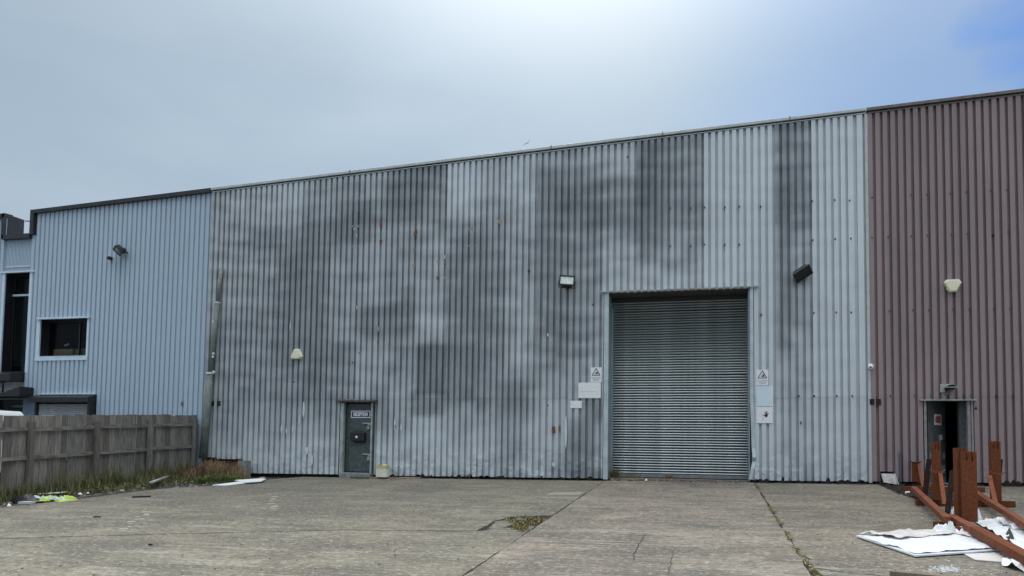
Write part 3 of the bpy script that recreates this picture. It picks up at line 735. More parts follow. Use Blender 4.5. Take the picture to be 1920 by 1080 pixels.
# rust marks and bare patches on the sheets
def blot(px, py, w, h, m, name='rust_patch', seed=0, y=-0.097, parent=grey, label=None):
    c = W(px, py, y); rnd = random.Random(seed or px*31+py); n = 9
    s = c.y; k = (c-CAM).length/FPX
    pts = []
    for i in range(n):
        t = 2*pi*i/n; r = rnd.uniform(0.6, 1.1)
        pts.append((c.x+cos(t)*w*k*0.5*r, y, c.z+sin(t)*h*k*0.5*r))
    B().prism(pts, (0, 0.003, 0)).done(name, m, parent, label=label)
for (a, b_, w, h, m) in [(714, 420, 6, 13, RSPOT), (714, 452, 7, 10, RSPOT), (779, 437, 8, 16, RSPOT), (776, 468, 5, 8, RSPOT2), (775, 500, 5, 12, RSPOT2),
                       (661, 397, 3, 5, RSPOT), (673, 396, 4, 6, RSPOT), (661, 424, 3, 6, RSPOT2), (672, 424, 3, 6, RSPOT2), (661, 462, 3, 4, RSPOT2), (672, 461, 3, 4, RSPOT2),
                       (878, 429, 5, 9, RSPOT2), (885, 429, 3, 8, RSPOT), (891, 427, 3, 5, RSPOT2), (879, 461, 4, 5, RSPOT2), (891, 461, 3, 5, RSPOT2),
                       (821, 490, 5, 7, RSPOT2), (833, 490, 5, 10, RSPOT2), (821, 521, 7, 8, RSPOT), (833, 521, 5, 5, RSPOT2), (937, 415, 7, 12, RSPOT2),
                       (709, 617, 5, 12, RSPOT2), (709, 641, 4, 8, RSPOT), (1038, 806, 8, 15, RSPOT), (1049, 804, 6, 13, RSPOT), (1502, 793, 4, 6, RSPOT),
                       (920, 777, 5, 5, RSPOT2), (741, 800, 2, 8, RSPOT2)]:
    blot(a, b_, w, h, m)
for (a, b_, w, h) in [(544, 612, 2.5, 22), (569, 770, 5, 34), (561, 788, 5, 20), (528, 805, 5, 18), (537, 808, 4, 13), (549, 803, 5, 17), (575, 846, 7, 18), (584, 862, 8, 26),
                      (664, 429, 3, 4), (669, 441, 2, 10), (669, 577, 2.5, 8), (1027, 628, 4, 7), (1061, 808, 6, 62), (834, 484, 3, 16), (740, 795, 5, 30), (752, 800, 4, 20), (1038, 871, 7, 9)]:
    blot(a, b_, w, h, BARE, 'bare_patch')
for (a, b_) in [(551, 716), (661, 680), (673, 662), (1027, 760)]:
    blot(a, b_, 3, 3, COPD, 'screw_hole')
# vents (small dark slots)
for (a, b_) in [(401.5, 757), (413.5, 757)]:
    c = W(a, b_); B().box(c.x-0.06, c.x+0.06, -0.096, -0.02, c.z-0.07, c.z+0.07).done('vent_slot', mat('vent_dark', (0.02, 0.017, 0.015), 0.9), grey)
# screw heads on the cleaner sheets
bb = B()
for px, py in [(1321, 391), (1359, 390), (1386, 389), (1426, 389), (1321, 460), (1359, 460), (1386, 460), (1522, 379), (1564, 377), (1592, 378), (1523, 452), (1565, 450), (1594, 449),
               (1525, 588), (1567, 587), (1595, 587), (1427, 591), (1497, 743), (1526, 743), (1568, 743), (1597, 743), (1177, 296), (1257, 392), (1295, 392), (1257, 463), (1295, 463), (992, 508), (1112, 572)]:
    c = W(px, py, -0.01); bb.box(c.x-0.018, c.x+0.018, -0.099, -0.0, c.z-0.022, c.z+0.022)
o = bb.done('screw_head', mat('screw', (0.06, 0.06, 0.06), 0.6), grey); o['kind'] = 'stuff'

# ------------------------------------------------------------------ mauve unit
purp = thing('warehouse', 'mauve profiled-metal warehouse unit with a half open steel door', 'warehouse', (8, 0, 0.9))
PD = (W(1737, 800).x-0.06, W(1813, 800).x+0.02, -1.0, W(1775, 752).z)
xx = 3.76; i = 0
while xx < 13.4:
    x1 = xx+0.845; ops = [PD] if PD[1] > xx and PD[0] < x1 else []
    hole_ = (W(1649, 890).x, W(1676, 890).x, -1, W(1660, 884).z)
    if hole_[1] > xx and hole_[0] < x1: ops = ops+[hole_]
    cladding(purp, PURP, xx, x1+0.004, 5, LAP-0.03, lambda x: roofz(x)-0.135, grime_purp, yoff=-0.003*(i % 2)-0.004, openings=ops)
    cladding(purp, PURP, xx, x1+0.004, 5, lambda x: zg(x, 0)+0.065, LAP+0.05, grime_purp, yoff=-0.003*(i % 2)+0.004, openings=ops, dent=0.012)
    xx = x1; i += 1
xe = xx
inside_room(purp, 3.80, xe, 26, 0.85, lambda x: roofz(x)-0.3)
cp = [3.73, 7.6, 10.5, xe]
for a, c in zip(cp[:-1], cp[1:]): coping(purp, a+0.006, c-0.006, COPP, 0, 0.075, 0.145)
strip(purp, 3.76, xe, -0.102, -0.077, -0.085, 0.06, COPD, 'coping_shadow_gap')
strip(purp, 3.76, xe, -0.135, -0.104, -0.10, 0.06, COPP, 'drip_trim')
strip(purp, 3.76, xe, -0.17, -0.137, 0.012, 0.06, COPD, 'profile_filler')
for xa, xb in ((3.76, PD[0]-0.02), (PD[1]+0.02, xe)):
    B().box(xa, xb, 0.12, 0.2, 0.3, zg(xa, 0)+0.2).done('plinth', mat('plinth_dark', (0.05, 0.05, 0.05)), purp)
for (a, b_) in [(1634, 754), (1646.5, 754)]:
    c = W(a, b_); B().box(c.x-0.055, c.x+0.045, -0.096, -0.02, c.z-0.07, c.z+0.07).done('vent_slot', mat('vent_dark', (0.02, 0.02, 0.02)), purp)
c = W(1827.5, 766); B().tube([(c.x, -0.088, c.z), (c.x, -0.02, c.z)], 0.03, 10).done('round_vent', COPD, purp)
bb = B()
for px, py in [(1634, 372), (1634, 447), (1664, 446), (1706, 368), (1736, 367), (1707, 445), (1737, 443), (1780, 365), (1810, 362), (1782, 441), (1812, 440), (1855, 360), (1886, 358), (1861, 441), (1888, 436),
               (1666, 585), (1710, 583), (1740, 583), (1785, 581), (1815, 581), (1861, 580), (1891, 581), (1668, 743), (1713, 742), (1743, 742), (1805, 742), (1818, 742), (1866, 742), (1896, 742)]:
    c = W(px, py, -0.01); bb.box(c.x-0.016, c.x+0.016, -0.099, -0.0, c.z-0.02, c.z+0.02)
o = bb.done('screw_head', mat('screw', (0.06, 0.06, 0.06)), purp); o['kind'] = 'stuff'
# its door
pzt = PD[3]
l0, l1 = W(1731, 800).x, W(1735.5, 800).x
B().box(l0, l1, -0.10, 0.12, 0.95, pzt).done('door_frame', mat('pale_grey_frame', (0.26, 0.255, 0.255), 0.6, 0, 8, 0.25), purp)
B().box(l1+0.003, l1+0.05, -0.02, 0.16, 0.95, pzt).done('door_frame', COPD, purp)
r0, r1 = W(1812, 800).x, W(1817, 800).x
B().box(r0, r1, -0.10, 0.12, 0.95, pzt).done('door_frame', mat('pale_grey_frame', (0.26, 0.255, 0.255)), purp)
B().box(W(1819, 800).x, W(1822.5, 800).x, -0.11, -0.07, 0.95, pzt).done('door_frame', mat('pale_grey_frame', (0.26, 0.255, 0.255)), purp)
B().box(W(1800, 800).x, r0-0.003, 0.05, 0.20, 0.95, pzt).done('door_reveal', mat('worn_dark_jamb', (0.07, 0.075, 0.085), 0.7, 0, 12, 0.5), purp)
B().box(W(1722, 750).x, W(1827, 750).x, -0.18, 0.0, pzt+0.0, pzt+0.03).done('door_flashing', LINT, purp)
B().box(PD[0], PD[1], 0.0, 0.3, 0.85, zg(5.4, 0)+0.04).done('threshold', CBLOCK, purp)
ang = radians(50); hx = l1+0.055; Lw = 0.84
ex, ey = hx+Lw*cos(ang), 0.08+Lw*sin(ang)
leaf = B(); leaf.bar((hx, 0.08, 1.98), (ex, ey, 1.98), 0.045, 2.02)
leafo = leaf.done('door', mat('scuffed_steel_door', (0.20, 0.22, 0.225), 0.45, 0.3, 3.5, 0.4, 0.3, 10, rgb2=(0.10, 0.112, 0.115)), purp, bevel=0.004)
nrm = Vector((sin(ang), -cos(ang), 0)); tdir = Vector((cos(ang), sin(ang), 0))
def onleaf(u, z, off=0.027): return Vector((hx, 0.08, z))+tdir*u+nrm*off
h_ = onleaf(0.78, 2.0, 0.05); B().bar(h_, h_-tdir*0.12, 0.02, 0.02).done('handle', BLKP, leafo)
def onleaf_quad(u0, u1, z0, z1, m, name, cat, label, off=0.03, rot=0.0):
    c = (onleaf((u0+u1)/2, (z0+z1)/2, off)); ax = tdir*cos(rot)+Vector((0, 0, 1))*sin(rot); az = Vector((0, 0, 1))*cos(rot)-tdir*sin(rot)
    root = B().obox(c, ax, nrm, az, (u1-u0)/2, 0.003, (z1-z0)/2).done(name, m, loc=tuple(c))
    tag(root, label, cat); return root, c, ax, az
rsn, c, ax, az = onleaf_quad(0.28, 0.62, 2.36, 2.62, WHITE, 'warning_sign', 'sign', 'small square white sign with faded red print on the half open door')
B().obox(c+nrm*0.005-az*0.025, ax, nrm, az, 0.13, 0.0015, 0.055).done('red_print', REDPR, rsn)
B().obox(c+nrm*0.005+az*0.055, ax, nrm, az, 0.09, 0.0015, 0.03).done('red_print', REDPR, rsn)
B().obox(c+nrm*0.005+az*0.06+ax*0.115, ax, nrm, az, 0.012, 0.0015, 0.03).done('black_print', BLACKPR, rsn)
onleaf_quad(0.50, 0.66, 2.00, 2.13, mat('sticker_grey', (0.6, 0.6, 0.6), 0.6), 'sticker', 'sticker', 'tilted pale grey sticker on the half open door, above the white one', rot=0.2)
onleaf_quad(0.37, 0.56, 1.84, 1.96, WHITE, 'sticker', 'sticker', 'white square sticker on the half open door, below the tilted one')
for k, (u, z, w, h) in enumerate([(0.10, 1.55, .10, .25), (0.72, 1.62, .12, .14), (0.70, 1.3, .16, .2), (0.15, 1.3, .12, .2), (0.76, 1.05, .08, .12)]):
    cpt = onleaf(u, z, 0.026); B().obox(cpt, tdir, nrm, (0, 0, 1), w/2, 0.002, h/2).done('scuff_mark', mat('bare_scuff', (0.45, 0.47, 0.47), 0.6, 0, 9, 0.5, rgb2=(0.2, 0.21, 0.21)), leafo)
# torn flap at the foot of the mauve wall
hc0, hc1 = W(1649, 890).x, W(1676, 890).x; hzt = W(1660, 884).z
B().box(hc0, hc1, 0.10, 0.14, 0.7, hzt+0.05).done('exposed_blockwork', mat('dark_block', (0.11, 0.105, 0.095), 0.95, 0, 8, 0.4), purp)
bb = B(); bb.grid(lambda u, v: (hc0+0.02+(hc1-hc0-0.02)*u+0.03*v, -0.085-0.10*v-0.03*sin(u*5)+0.0*v, hzt-0.05-0.20*v-0.05*u*v), 8, 5)
bb.done('torn_flap', mat('torn_sheet', (0.52, 0.49, 0.47), 0.6, 0, 8, 0.25), purp, solid=0.004)
bb = B(); bb.prism([(hc1-0.02, -0.06, hzt-0.06), (hc1+0.05, -0.09, hzt-0.28), (hc1+0.09, -0.11, hzt-0.30), (hc1+0.01, -0.07, hzt-0.04)], (0, -0.006, 0)); bb.done('torn_flap', WMET, purp)
B().box(W(1683.5, 860).x, W(1688, 860).x, -0.088, -0.02, zg(4.5, 0)+0.05, W(1686, 848).z).done('filler_strip', mat('grey_strip', (0.10, 0.10, 0.12), 0.6), purp)

# ------------------------------------------------------------------ pale blue unit
blu = thing('warehouse', 'pale blue profiled-metal warehouse unit with black trim and stepped parapet', 'warehouse', (-18, 0, 0.75))
BX0, BX1 = -21.09, -14.53
def rect(a, b_, c_, d_): p = W(a, b_); q = W(c_, d_); return (p.x, q.x, q.z, p.z)
WIN = rect(78, 600, 163, 667)
SHB = (W(69.5, 770).x, W(181, 770).x, -1.0, W(120, 742).z)
TW = (W(9.5, 560).x, W(57, 540).x, W(30, 699).z, W(35, 512).z)
LSH = (W(4, 730).x, W(47, 730).x, W(30, 740).z, W(30, 716).z)
EN = (W(-12, 770).x, W(45, 765).x, -1, W(30, 746).z)
nr = 38; pb = (BX1-BX0)/nr
def btop(x): return roofz(x)-0.125
k = 0
while k < nr:
    n_ = min(6, nr-k); x0 = BX0+k*pb; x1 = x0+n_*pb
    ops = [o for o in (WIN, SHB, TW, LSH, EN) if o[1] > x0 and o[0] < x1]
    cladding(blu, BLUE, x0, x1+0.003, n_, lambda x: zg(x, 0)+0.05, btop, grime_blue, yoff=-0.002*(k//6 % 2), depth=0.046, openings=ops, crown=0.64)
    k += n_
# left of the corner: bay under the notch with finer ribs, then the parapet continues
NB0 = W(12, 470).x
nt_z = W(40, 442).z
ops = [TW, LSH, EN]
cladding(blu, BLUE, NB0, BX0, 19, lambda x: zg(x, 0)+0.05, lambda x: nt_z-0.08, grime_blue, yoff=0.01, depth=0.016, openings=ops, crown=0.55, name='fine_cladding_sheet')
x1 = NB0
for k in range(3):
    x0 = x1-6*pb
    cladding(blu, BLUE, x0, x1, 6, lambda x: zg(x, 0)+0.05, lambda x: roofz(x)-0.15, grime_blue, yoff=-0.002*(k % 2), depth=0.046, openings=[o for o in (EN, LSH, TW) if o[1] > x0 and o[0] < x1], crown=0.64)
    x1 = x0
BL = x1
# black copings
def bcop(xa, xb, topoff=0.0, h=0.125): return coping(blu, xa, xb, COPB, topoff, h, 0.15)
for a, c in ((BX0+0.12, -18.2), (-18.19, BX1)): bcop(a, c)
bcop(BL, NB0-0.0, 0.0, 0.14)
B().box(BX0-0.02, BX0+0.12, -0.15, 0.18, nt_z-0.02, roofz(BX0)-0.0).done('parapet_end_trim', COPB, blu)
B().box(NB0-0.06, BX0-0.023, -0.15, 0.30, nt_z-0.13, nt_z+0.02).done('notch_sill', COPB, blu)
B().box(NB0-0.09, NB0-0.003, -0.15, 0.62, nt_z-0.10, roofz(NB0)-0.01).done('parapet_return', COPB, blu)
B().tube([(NB0+0.05, 0.6, roofz(NB0)-0.05), (BX0, 0.9, roofz(BX0)-0.12)], 0.018, 6).done('parapet_wire', COPB, blu)
strip(blu, BX0+0.12, BX1, -0.16, -0.127, 0.005, 0.06, COPD, 'profile_filler')
# shell
def room_z(x): return nt_z-0.25
bb = B(); y1 = 26
B().box(BX0, BX1+0.02, 10.0, 10.1, 0.4, 8.8).done('back_wall', ROOFM, blu)
B().quad((BL, 0.08, 0.5), (BL, 10, 0.5), (BL, 10, 8.6), (BL, 0.08, 8.6)).done('side_wall', ROOFM, blu)
B().box(BL, BX1+0.02, 0.31, 10.0, nt_z-0.30, nt_z-0.15).done('roof', ROOFM, blu)
B().box(BX0+0.12, BX1, 0.07, 0.12, nt_z-0.15, roofz(BX0)-0.15).done('parapet_back', ROOFM, blu)
B().box(BL, NB0-0.1, 0.07, 0.12, nt_z-0.15, roofz(BL)-0.16).done('parapet_back', ROOFM, blu)
B().quad((BL, 0.1, 0.72), (BX1, 0.1, 0.72), (BX1, 10, 0.72), (BL, 10, 0.72)).done('interior_floor', DARKIN, blu)
B().box(BL, BX1, 0.9, 9.9, 4.05, 4.2).done('upper_floor', DARKIN, blu)
for s in (-1,):
    B().box(BX0-0.6, BX0-0.5, 0.5, 9.9, 0.8, 8.0).done('partition', DARKIN, blu)
FLS = mat('blue_flashing', (0.62, 0.75, 0.86), 0.45, 0, 4, 0.08)
def window(op, nm, mull=None, trans=None, sill=True, rev=0.26, frame=BLKP):
    x0, x1, z0, z1 = op
    f = B().box(x0, x1, rev-0.0, rev+0.05, z1-0.05, z1).done('window', frame, blu)
    bb = B(); bb.box(x0, x1, rev, rev+0.05, z0, z0+0.05); bb.done('frame', frame, f)
    B().box(x0, x0+0.05, rev, rev+0.05, z0+0.05, z1-0.05).done('frame', frame, f)
    B().box(x1-0.05, x1, rev, rev+0.05, z0+0.05, z1-0.05).done('frame', frame, f)
    B().box(x0-0.01, x0, 0.0, rev+0.05, z0, z1).done('reveal', BLKP, f); B().box(x1, x1+0.01, 0.0, rev+0.05, z0, z1).done('reveal', BLKP, f)
    B().box(x0, x1, 0.0, rev, z1, z1+0.012).done('reveal', BLKP, f)
    cutsx = [x0+0.05]+([mull-0.02, mull+0.02] if mull else [])+[x1-0.05]
    for i in range(0, len(cutsx), 2):
        B().box(cutsx[i], cutsx[i+1], rev+0.02, rev+0.028, z0+0.05, z1-0.05).done('pane', GLASS, f)
    if mull: B().box(mull-0.02, mull+0.02, rev-0.01, rev+0.05, z0+0.05, z1-0.05).done('mullion', frame, f)
    return f
wn = window(WIN, 'window', mull=W(137, 630).x)
z1 = WIN[3]; z0 = WIN[2]
B().box(WIN[0]-0.09, WIN[1]+0.11, -0.12, -0.047, z1+0.0, z1+0.055).done('window_flashing', FLS, blu)
B().box(WIN[0]-0.12, WIN[0]-0.0, -0.055, 0.0, z0-0.02, z1-0.003).done('window_flashing', FLS, blu)
B().box(WIN[1], WIN[1]+0.07, -0.055, 0.0, z0-0.02, z1-0.003).done('window_flashing', FLS, blu)
B().box(WIN[0]-0.13, WIN[1]+0.05, -0.07, 0.02, z0-0.14, z0-0.022).done('window_sill', FLS, blu)
B().box(WIN[0], WIN[1], -0.075, 0.26, z0-0.022, z0-0.0).done('window_sill', FLS, blu)
# boards stored inside behind the window
st = thing('board_stack', 'stack of tan boards lying inside behind the square window of the blue unit', 'boards', (WIN[0]+0.9, 0.75, z0))
rnd = random.Random(5)
B().box(WIN[0]+0.1, WIN[1]+0.3, 0.33, 1.3, 4.2, z0+0.0).done('shelf', DARKIN, st)
for k in range(5):
    xa = W(100, 650, 0.35).x+rnd.uniform(-.05, .05); zz = z0+0.005+k*0.055
    B().box(xa, W(137, 650, 0.35).x, 0.34, 0.9, zz, zz+0.045).done('board', BOARDS, st)
for k in range(5):
    xa = W(141, 650, 0.35).x+rnd.uniform(0, .04); zz = z0+0.03+k*0.05
    B().box(xa, W(164, 650, 0.35).x+0.2, 0.34, 0.9, zz, zz+0.038).done('board', mat('grey_boards', (0.42, 0.36, 0.30), 0.8, 0, 9, 0.4), st)
tag(B().bar(W(121, 648, 0.36), W(129, 645, 0.40), 0.02, 0.04).done('folded_paper', WHITE), 'white folded paper on top of the stored boards', 'paper')
# tall window
x0, x1, z0, z1 = TW
tw = window(TW, 'window', frame=BLKP, rev=0.32)
zt_ = W(33, 550).z
B().box(x0, x1, 0.27, 0.37, zt_-0.03, zt_+0.03).done('transom', FLS, tw)
B().box(x0-0.10, x0, -0.05, 0.01, z0, z1).done('window_flashing', FLS, blu); B().box(x1, x1+0.10, -0.05, 0.01, z0, z1).done('window_flashing', FLS, blu)
B().box(x0-0.16, x1+0.18, -0.09, 0.0, z1, z1+0.05).done('window_flashing', FLS, blu)
zf = W(35, 501).z; B().box(x0-0.02, x1+0.04, -0.03, 0.0, zf, zf+0.03).done('window_flashing', FLS, blu)
pA = W(22, 640, 0.9); pB = W(29, 640, 0.9)
B().box(pA.x, pB.x, 0.9, 0.98, W(25, 676, 0.9).z, W(25, 598, 0.9).z).done('inner_post', mat('pale_post', (0.42, 0.45, 0.42), 0.7), tw)
zp = W(30, 678).z; B().box(x0+0.35, x1, 0.42, 0.50, z0, zp).done('spandrel_panel', mat('spandrel', (0.05, 0.06, 0.07), 0.5), tw)
# canopy box, small shutter, sloping canopy, entrance
def hood(xa, xb, z0, z1, out, m=BLKP, slope=0.12):
    bb = B(); bb.prism([(xa, 0.0, z0), (xa, -out, z0), (xa, -out, z1-slope), (xa, 0.0, z1)], (xb-xa, 0, 0)); return bb
zc1 = W(30, 697, -0.2).z; zc0 = W(30, 716, -0.2).z
hood(W(-60, 700, -0.3).x, W(47, 700).x, zc0, zc1+0.03, 0.55).done('canopy_box', BLKP, blu, bevel=0.01)
ls = B().box(LSH[0], LSH[1], 0.08, 0.1, LSH[2], LSH[3]).done('window_shutter', DARKIN, blu)
for k in range(6):
    zz = LSH[3]-0.062*(k+1); B().box(LSH[0], LSH[1], 0.045, 0.078, zz, zz+0.05).done('slat', SHUTB, ls, bevel=0.012)
zs1 = W(60, 727).z; zs2 = W(60, 746).z; zs3 = W(5, 741).z
xcR = W(60.5, 735, -0.1).x; xcL = W(11, 740, -0.3).x
bb = B(); bb.prism([(xcR, -0.02, zs2), (xcR, -0.02, zs1), (xcL, -0.02, zs3), (xcL, -0.02, zs2)], (0, -0.55, 0)); bb.done('sloping_canopy', BLKP, blu, bevel=0.01)
B().box(BL+0.6, xcL-0.004, -0.55, -0.02, zs2, zs3).done('canopy_box', BLKP, blu)
B().box(W(45.5, 760).x, W(68, 760).x, -0.055, 0.0, 0.8, zs2-0.004).done('blue_panel', mat('deep_blue_panel', (0.16, 0.23, 0.31), 0.5, 0, 3, 0.2), blu)
en = window((EN[0], EN[1], 0.85, EN[3]), 'entrance', frame=mat('grey_green_frame', (0.22, 0.27, 0.25), 0.5), rev=0.12)
B().box(EN[0]+0.2, EN[1], 0.5, 0.7, W(30, 762).z, W(30, 760).z+0.03).done('counter', SHUTB, en)
# hood and shutter
hx0, hx1 = W(59.5, 745, -0.2).x, W(182, 745).x
hz0, hz1 = W(120, 754, -0.28).z, W(120, 740).z
hood(hx0, hx1, hz0, hz1, 0.36, slope=0.10).done('shutter_box', BLKP, blu, bevel=0.008)
B().box(hx0+0.16, hx1+0.01, -0.10, -0.047, hz1+0.002, hz1+0.04).done('shutter_flashing', FLS, blu)
sb = B().box(SHB[0], SHB[1]-0.05, 0.07, 0.09, 0.75, SHB[3]).done('window_shutter', DARKIN, blu)
sx0, sx1 = W(70.5, 770, 0.03).x, W(177, 770, 0.03).x
b0 = None
for k in range(27):
    zz = hz0-0.03-0.066*(k+1)
    if zz < 0.8: break
    if b0 is None:
        b0 = B().prism([(sx0, 0.065, zz), (sx0, 0.045, zz+0.006), (sx0, 0.028, zz+0.03), (sx0, 0.045, zz+0.055), (sx0, 0.065, zz+0.060)], (sx1-sx0, 0, 0)).done('slat', SHUTB, sb); zz0 = zz
    else: copy_to(b0, sb, (0, 0, zz-zz0))
B().box(W(177, 770).x, hx1, -0.30, 0.06, 0.75, hz0).done('shutter_guide', BLKP, blu)
B().box(W(67.5, 770).x, W(70.5, 770).x, -0.05, 0.06, 0.75, hz0).done('shutter_guide', BLKP, blu)
c = W(343, 757); B().box(c.x-0.035, c.x+0.035, -0.055, -0.02, c.z-0.06, c.z+0.06).done('vent_slot', PIPE, blu)

# ------------------------------------------------------------------ things on the walls
def floodlight(px, py, label, w=0.36, h=0.26, tilt=35, yaw=0, roll=0, lens=LENS, style=0):
    c = W(px, py, -0.30)
    t = thing('floodlight', label, 'floodlight', (c.x, -0.04, c.z-0.1), 'floodlights on the warehouse walls')
    R_ = Matrix.Rotation(radians(yaw), 3, 'Z') @ Matrix.Rotation(radians(tilt), 3, 'X') @ Matrix.Rotation(radians(roll), 3, 'Y')
    ax, ay, az = R_ @ Vector((1, 0, 0)), R_ @ Vector((0, 1, 0)), R_ @ Vector((0, 0, 1))
    # ay points from the glass back into the housing
    def P(u, v, d): return c+ax*u+az*v+ay*d
    bb = B(); f = 1.0
    fr = [P(-w/2, -h/2, 0), P(w/2, -h/2, 0), P(w/2, h/2, 0), P(-w/2, h/2, 0)]
    bk = [P(-w*0.36, -h*0.34, 0.13), P(w*0.36, -h*0.34, 0.13), P(w*0.36, h*0.34, 0.13), P(-w*0.36, h*0.34, 0.13)]
    bb.v = [tuple(p) for p in fr+bk]; bb.f = [(0, 3, 2, 1), (4, 5, 6, 7), (0, 1, 5, 4), (1, 2, 6, 5), (2, 3, 7, 6), (3, 0, 4, 7)]
    bb.done('housing', BLKP, t, bevel=0.006)
    bb = B()
    for (u, v, hu, hv) in ((0, h/2-0.014, w/2+0.004, 0.018), (0, -h/2+0.014, w/2+0.004, 0.018), (-w/2+0.014, 0, 0.018, h/2), (w/2-0.014, 0, 0.018, h/2)):
        bb.obox(P(u, v, -0.008), ax, ay, az, hu, 0.016, hv)
    bb.done('rim', BLKP, t)
    bb = B(); bb.obox(P(0, 0, -0.006), ax, ay, az, w/2-0.03, 0.003, h/2-0.03); bb.done('glass', lens, t)
    # control gear box and stirrup bracket
    B().obox(P(0, -h*0.36, 0.12), ax, ay, az, w*0.34, 0.05, 0.055).done('gear_box', BLKP, t, bevel=0.01)
    bb = B()
    for s in (-1, 1):
        bb.bar(P(s*(w/2+0.012), 0, 0.04), P(s*(w/2+0.012), -h*0.55, 0.13), 0.02, 0.006)
    bb.bar(P(-(w/2+0.02), -h*0.55, 0.13), P(w/2+0.02, -h*0.55, 0.13), 0.006, 0.02)
    bb.done('bracket', BLKP, t)
    q = P(0, -h*0.55, 0.13)
    B().bar(q, (q.x, -0.03, q.z), 0.05, 0.03).done('bracket_arm', BLKP, t)
    return t
floodlight(1063, 526, 'black floodlight with bright reflector tilted upward on the grey wall, left of the roller shutter', 0.40, 0.27, -10, 8, 5)
floodlight(1505, 513, 'black floodlight twisted sideways on the grey wall, right of the roller shutter', 0.44, 0.30, 40, 30, -45, BLKP)
floodlight(221, 470, 'small black floodlight high on the pale blue wall', 0.40, 0.28, 48, -35, -8, LENSD)
c = W(205.5, 484, -0.12)
t = thing('security_camera', 'tiny dark sensor with white top beside the floodlight on the blue wall', 'camera', (c.x, -0.04, c.z))
B().box(c.x-0.04, c.x+0.055, -0.20, -0.05, c.z-0.05, c.z+0.035).done('body', BLKP, t, bevel=0.008)
B().box(c.x-0.05, c.x+0.06, -0.21, -0.04, c.z+0.037, c.z+0.05).done('hood', WMET, t)
def alarm_box(px, py, flip, label):
    c = W(px, py, -0.16); t = thing('alarm_box', label, 'alarm box', (c.x, -0.078, c.z))
    s = -1 if flip else 1
    pts = [(-0.075, 0.15), (0.075, 0.15), (0.185, -0.065), (0.135, -0.14), (-0.145, -0.14), (-0.185, -0.07)]
    pts = [(x, s*z) for x, z in pts]
    if s < 0: pts = pts[::-1]
    base_ = [(c.x+x, -0.078, c.z+z) for x, z in pts]; fr = [(c.x+x, -0.15, c.z+z) for x, z in pts]; fc = [(c.x+x*0.83, -0.175, c.z+z*0.83) for x, z in pts]
    bb = B(); n = 6; bb.v = base_+fr+fc
    for i in range(n):
        j = (i+1) % n; bb.f += [(i, j, n+j, n+i), (n+i, n+j, 2*n+j, 2*n+i)]
    bb.f.append(tuple(range(2*n, 3*n))); bb.done('cover', CREAM, t)
    q = [(0.10, -0.075), (0.165, -0.085), (0.13, -0.135), (0.07, -0.135)] if s > 0 else [(-0.165, 0.085), (-0.12, 0.06), (-0.03, 0.145), (-0.075, 0.16)]
    if s < 0: q = [(x, -z) if False else (x, -z) for x, z in q]
    B().prism([(c.x+x, -0.177, c.z+z) for x, z in q], (0, 0.02, 0)).done('lens', CREAMD, t)
    return t
alarm_box(555.5, 664, False, 'cream alarm bell box with pointed sides on the grime-streaked grey wall')
alarm_box(1787, 535, True, 'cream alarm bell box mounted upside down high on the mauve wall')
# dome camera
c = W(1632, 687.5, -0.10); t = thing('dome_camera', 'small white dome camera on the corner between grey and mauve walls', 'camera', (c.x, -0.06, c.z))
bb = B(); bb.tube([(c.x+0.02, -0.055, c.z), (c.x+0.02, -0.10, c.z)], 0.06, 14); bb.done('base', WMET, t)
bb = B()
bb.grid(lambda u, v: (c.x+0.068*cos(2*pi*u)*sin(pi*v), -0.13-0.068*cos(pi*v), c.z+0.068*sin(2*pi*u)*sin(pi*v)), 14, 8); bb.done('ball', WHITE, t, smooth=True)
bb = B(); bb.tube([(c.x-0.012, -0.198, c.z-0.02), (c.x-0.015, -0.205, c.z-0.022)], 0.02, 10); bb.done('lens', BLKP, t)
# wall lamp above the mauve unit's door
c = W(1777, 726, -0.15); t = thing('wall_lamp', 'old grey bulkhead lamp above the half open door', 'lamp', (c.x, -0.05, c.z))
B().box(c.x-0.15, c.x-0.05, -0.12, -0.04, c.z-0.12, c.z+0.075).done('junction_box', mat('lamp_grey', (0.38, 0.41, 0.41), 0.6, 0, 8, 0.25), t, bevel=0.01)
bb = B(); bb.grid(lambda u, v: (c.x+0.045+0.115*cos(pi*u)*(0.5+0.5*sin(pi*v/2)) if False else c.x+0.045+0.115*cos(pi*u), -0.05-0.24*v, c.z+0.0+0.085*sin(pi*u)*(1-0.35*v)), 10, 5)
bb.done('hood', mat('lamp_grey', (0.38, 0.41, 0.41)), t, solid=0.006)
B().box(c.x-0.08, c.x+0.17, -0.30, -0.04, c.z-0.018, c.z-0.0).done('rim', mat('lamp_grey', (0.38, 0.41, 0.41)), t)
bb = B(); bb.prism([(c.x-0.05, -0.27, c.z-0.02), (c.x+0.13, -0.27, c.z-0.02), (c.x+0.10, -0.24, c.z-0.06), (c.x+0.0, -0.24, c.z-0.085)], (0, 0.18, 0)); bb.done('lamp_glass', BLKP, t)
B().box(c.x-0.04, c.x+0.02, -0.13, -0.05, c.z-0.19, c.z-0.088).done('bracket', mat('lamp_bracket', (0.12, 0.13, 0.13), 0.6), t)
B().box(c.x+0.02, c.x+0.13, -0.075, -0.045, c.z-0.17, c.z-0.06).done('back_plate', mat('lamp_grey', (0.38, 0.41, 0.41)), t)

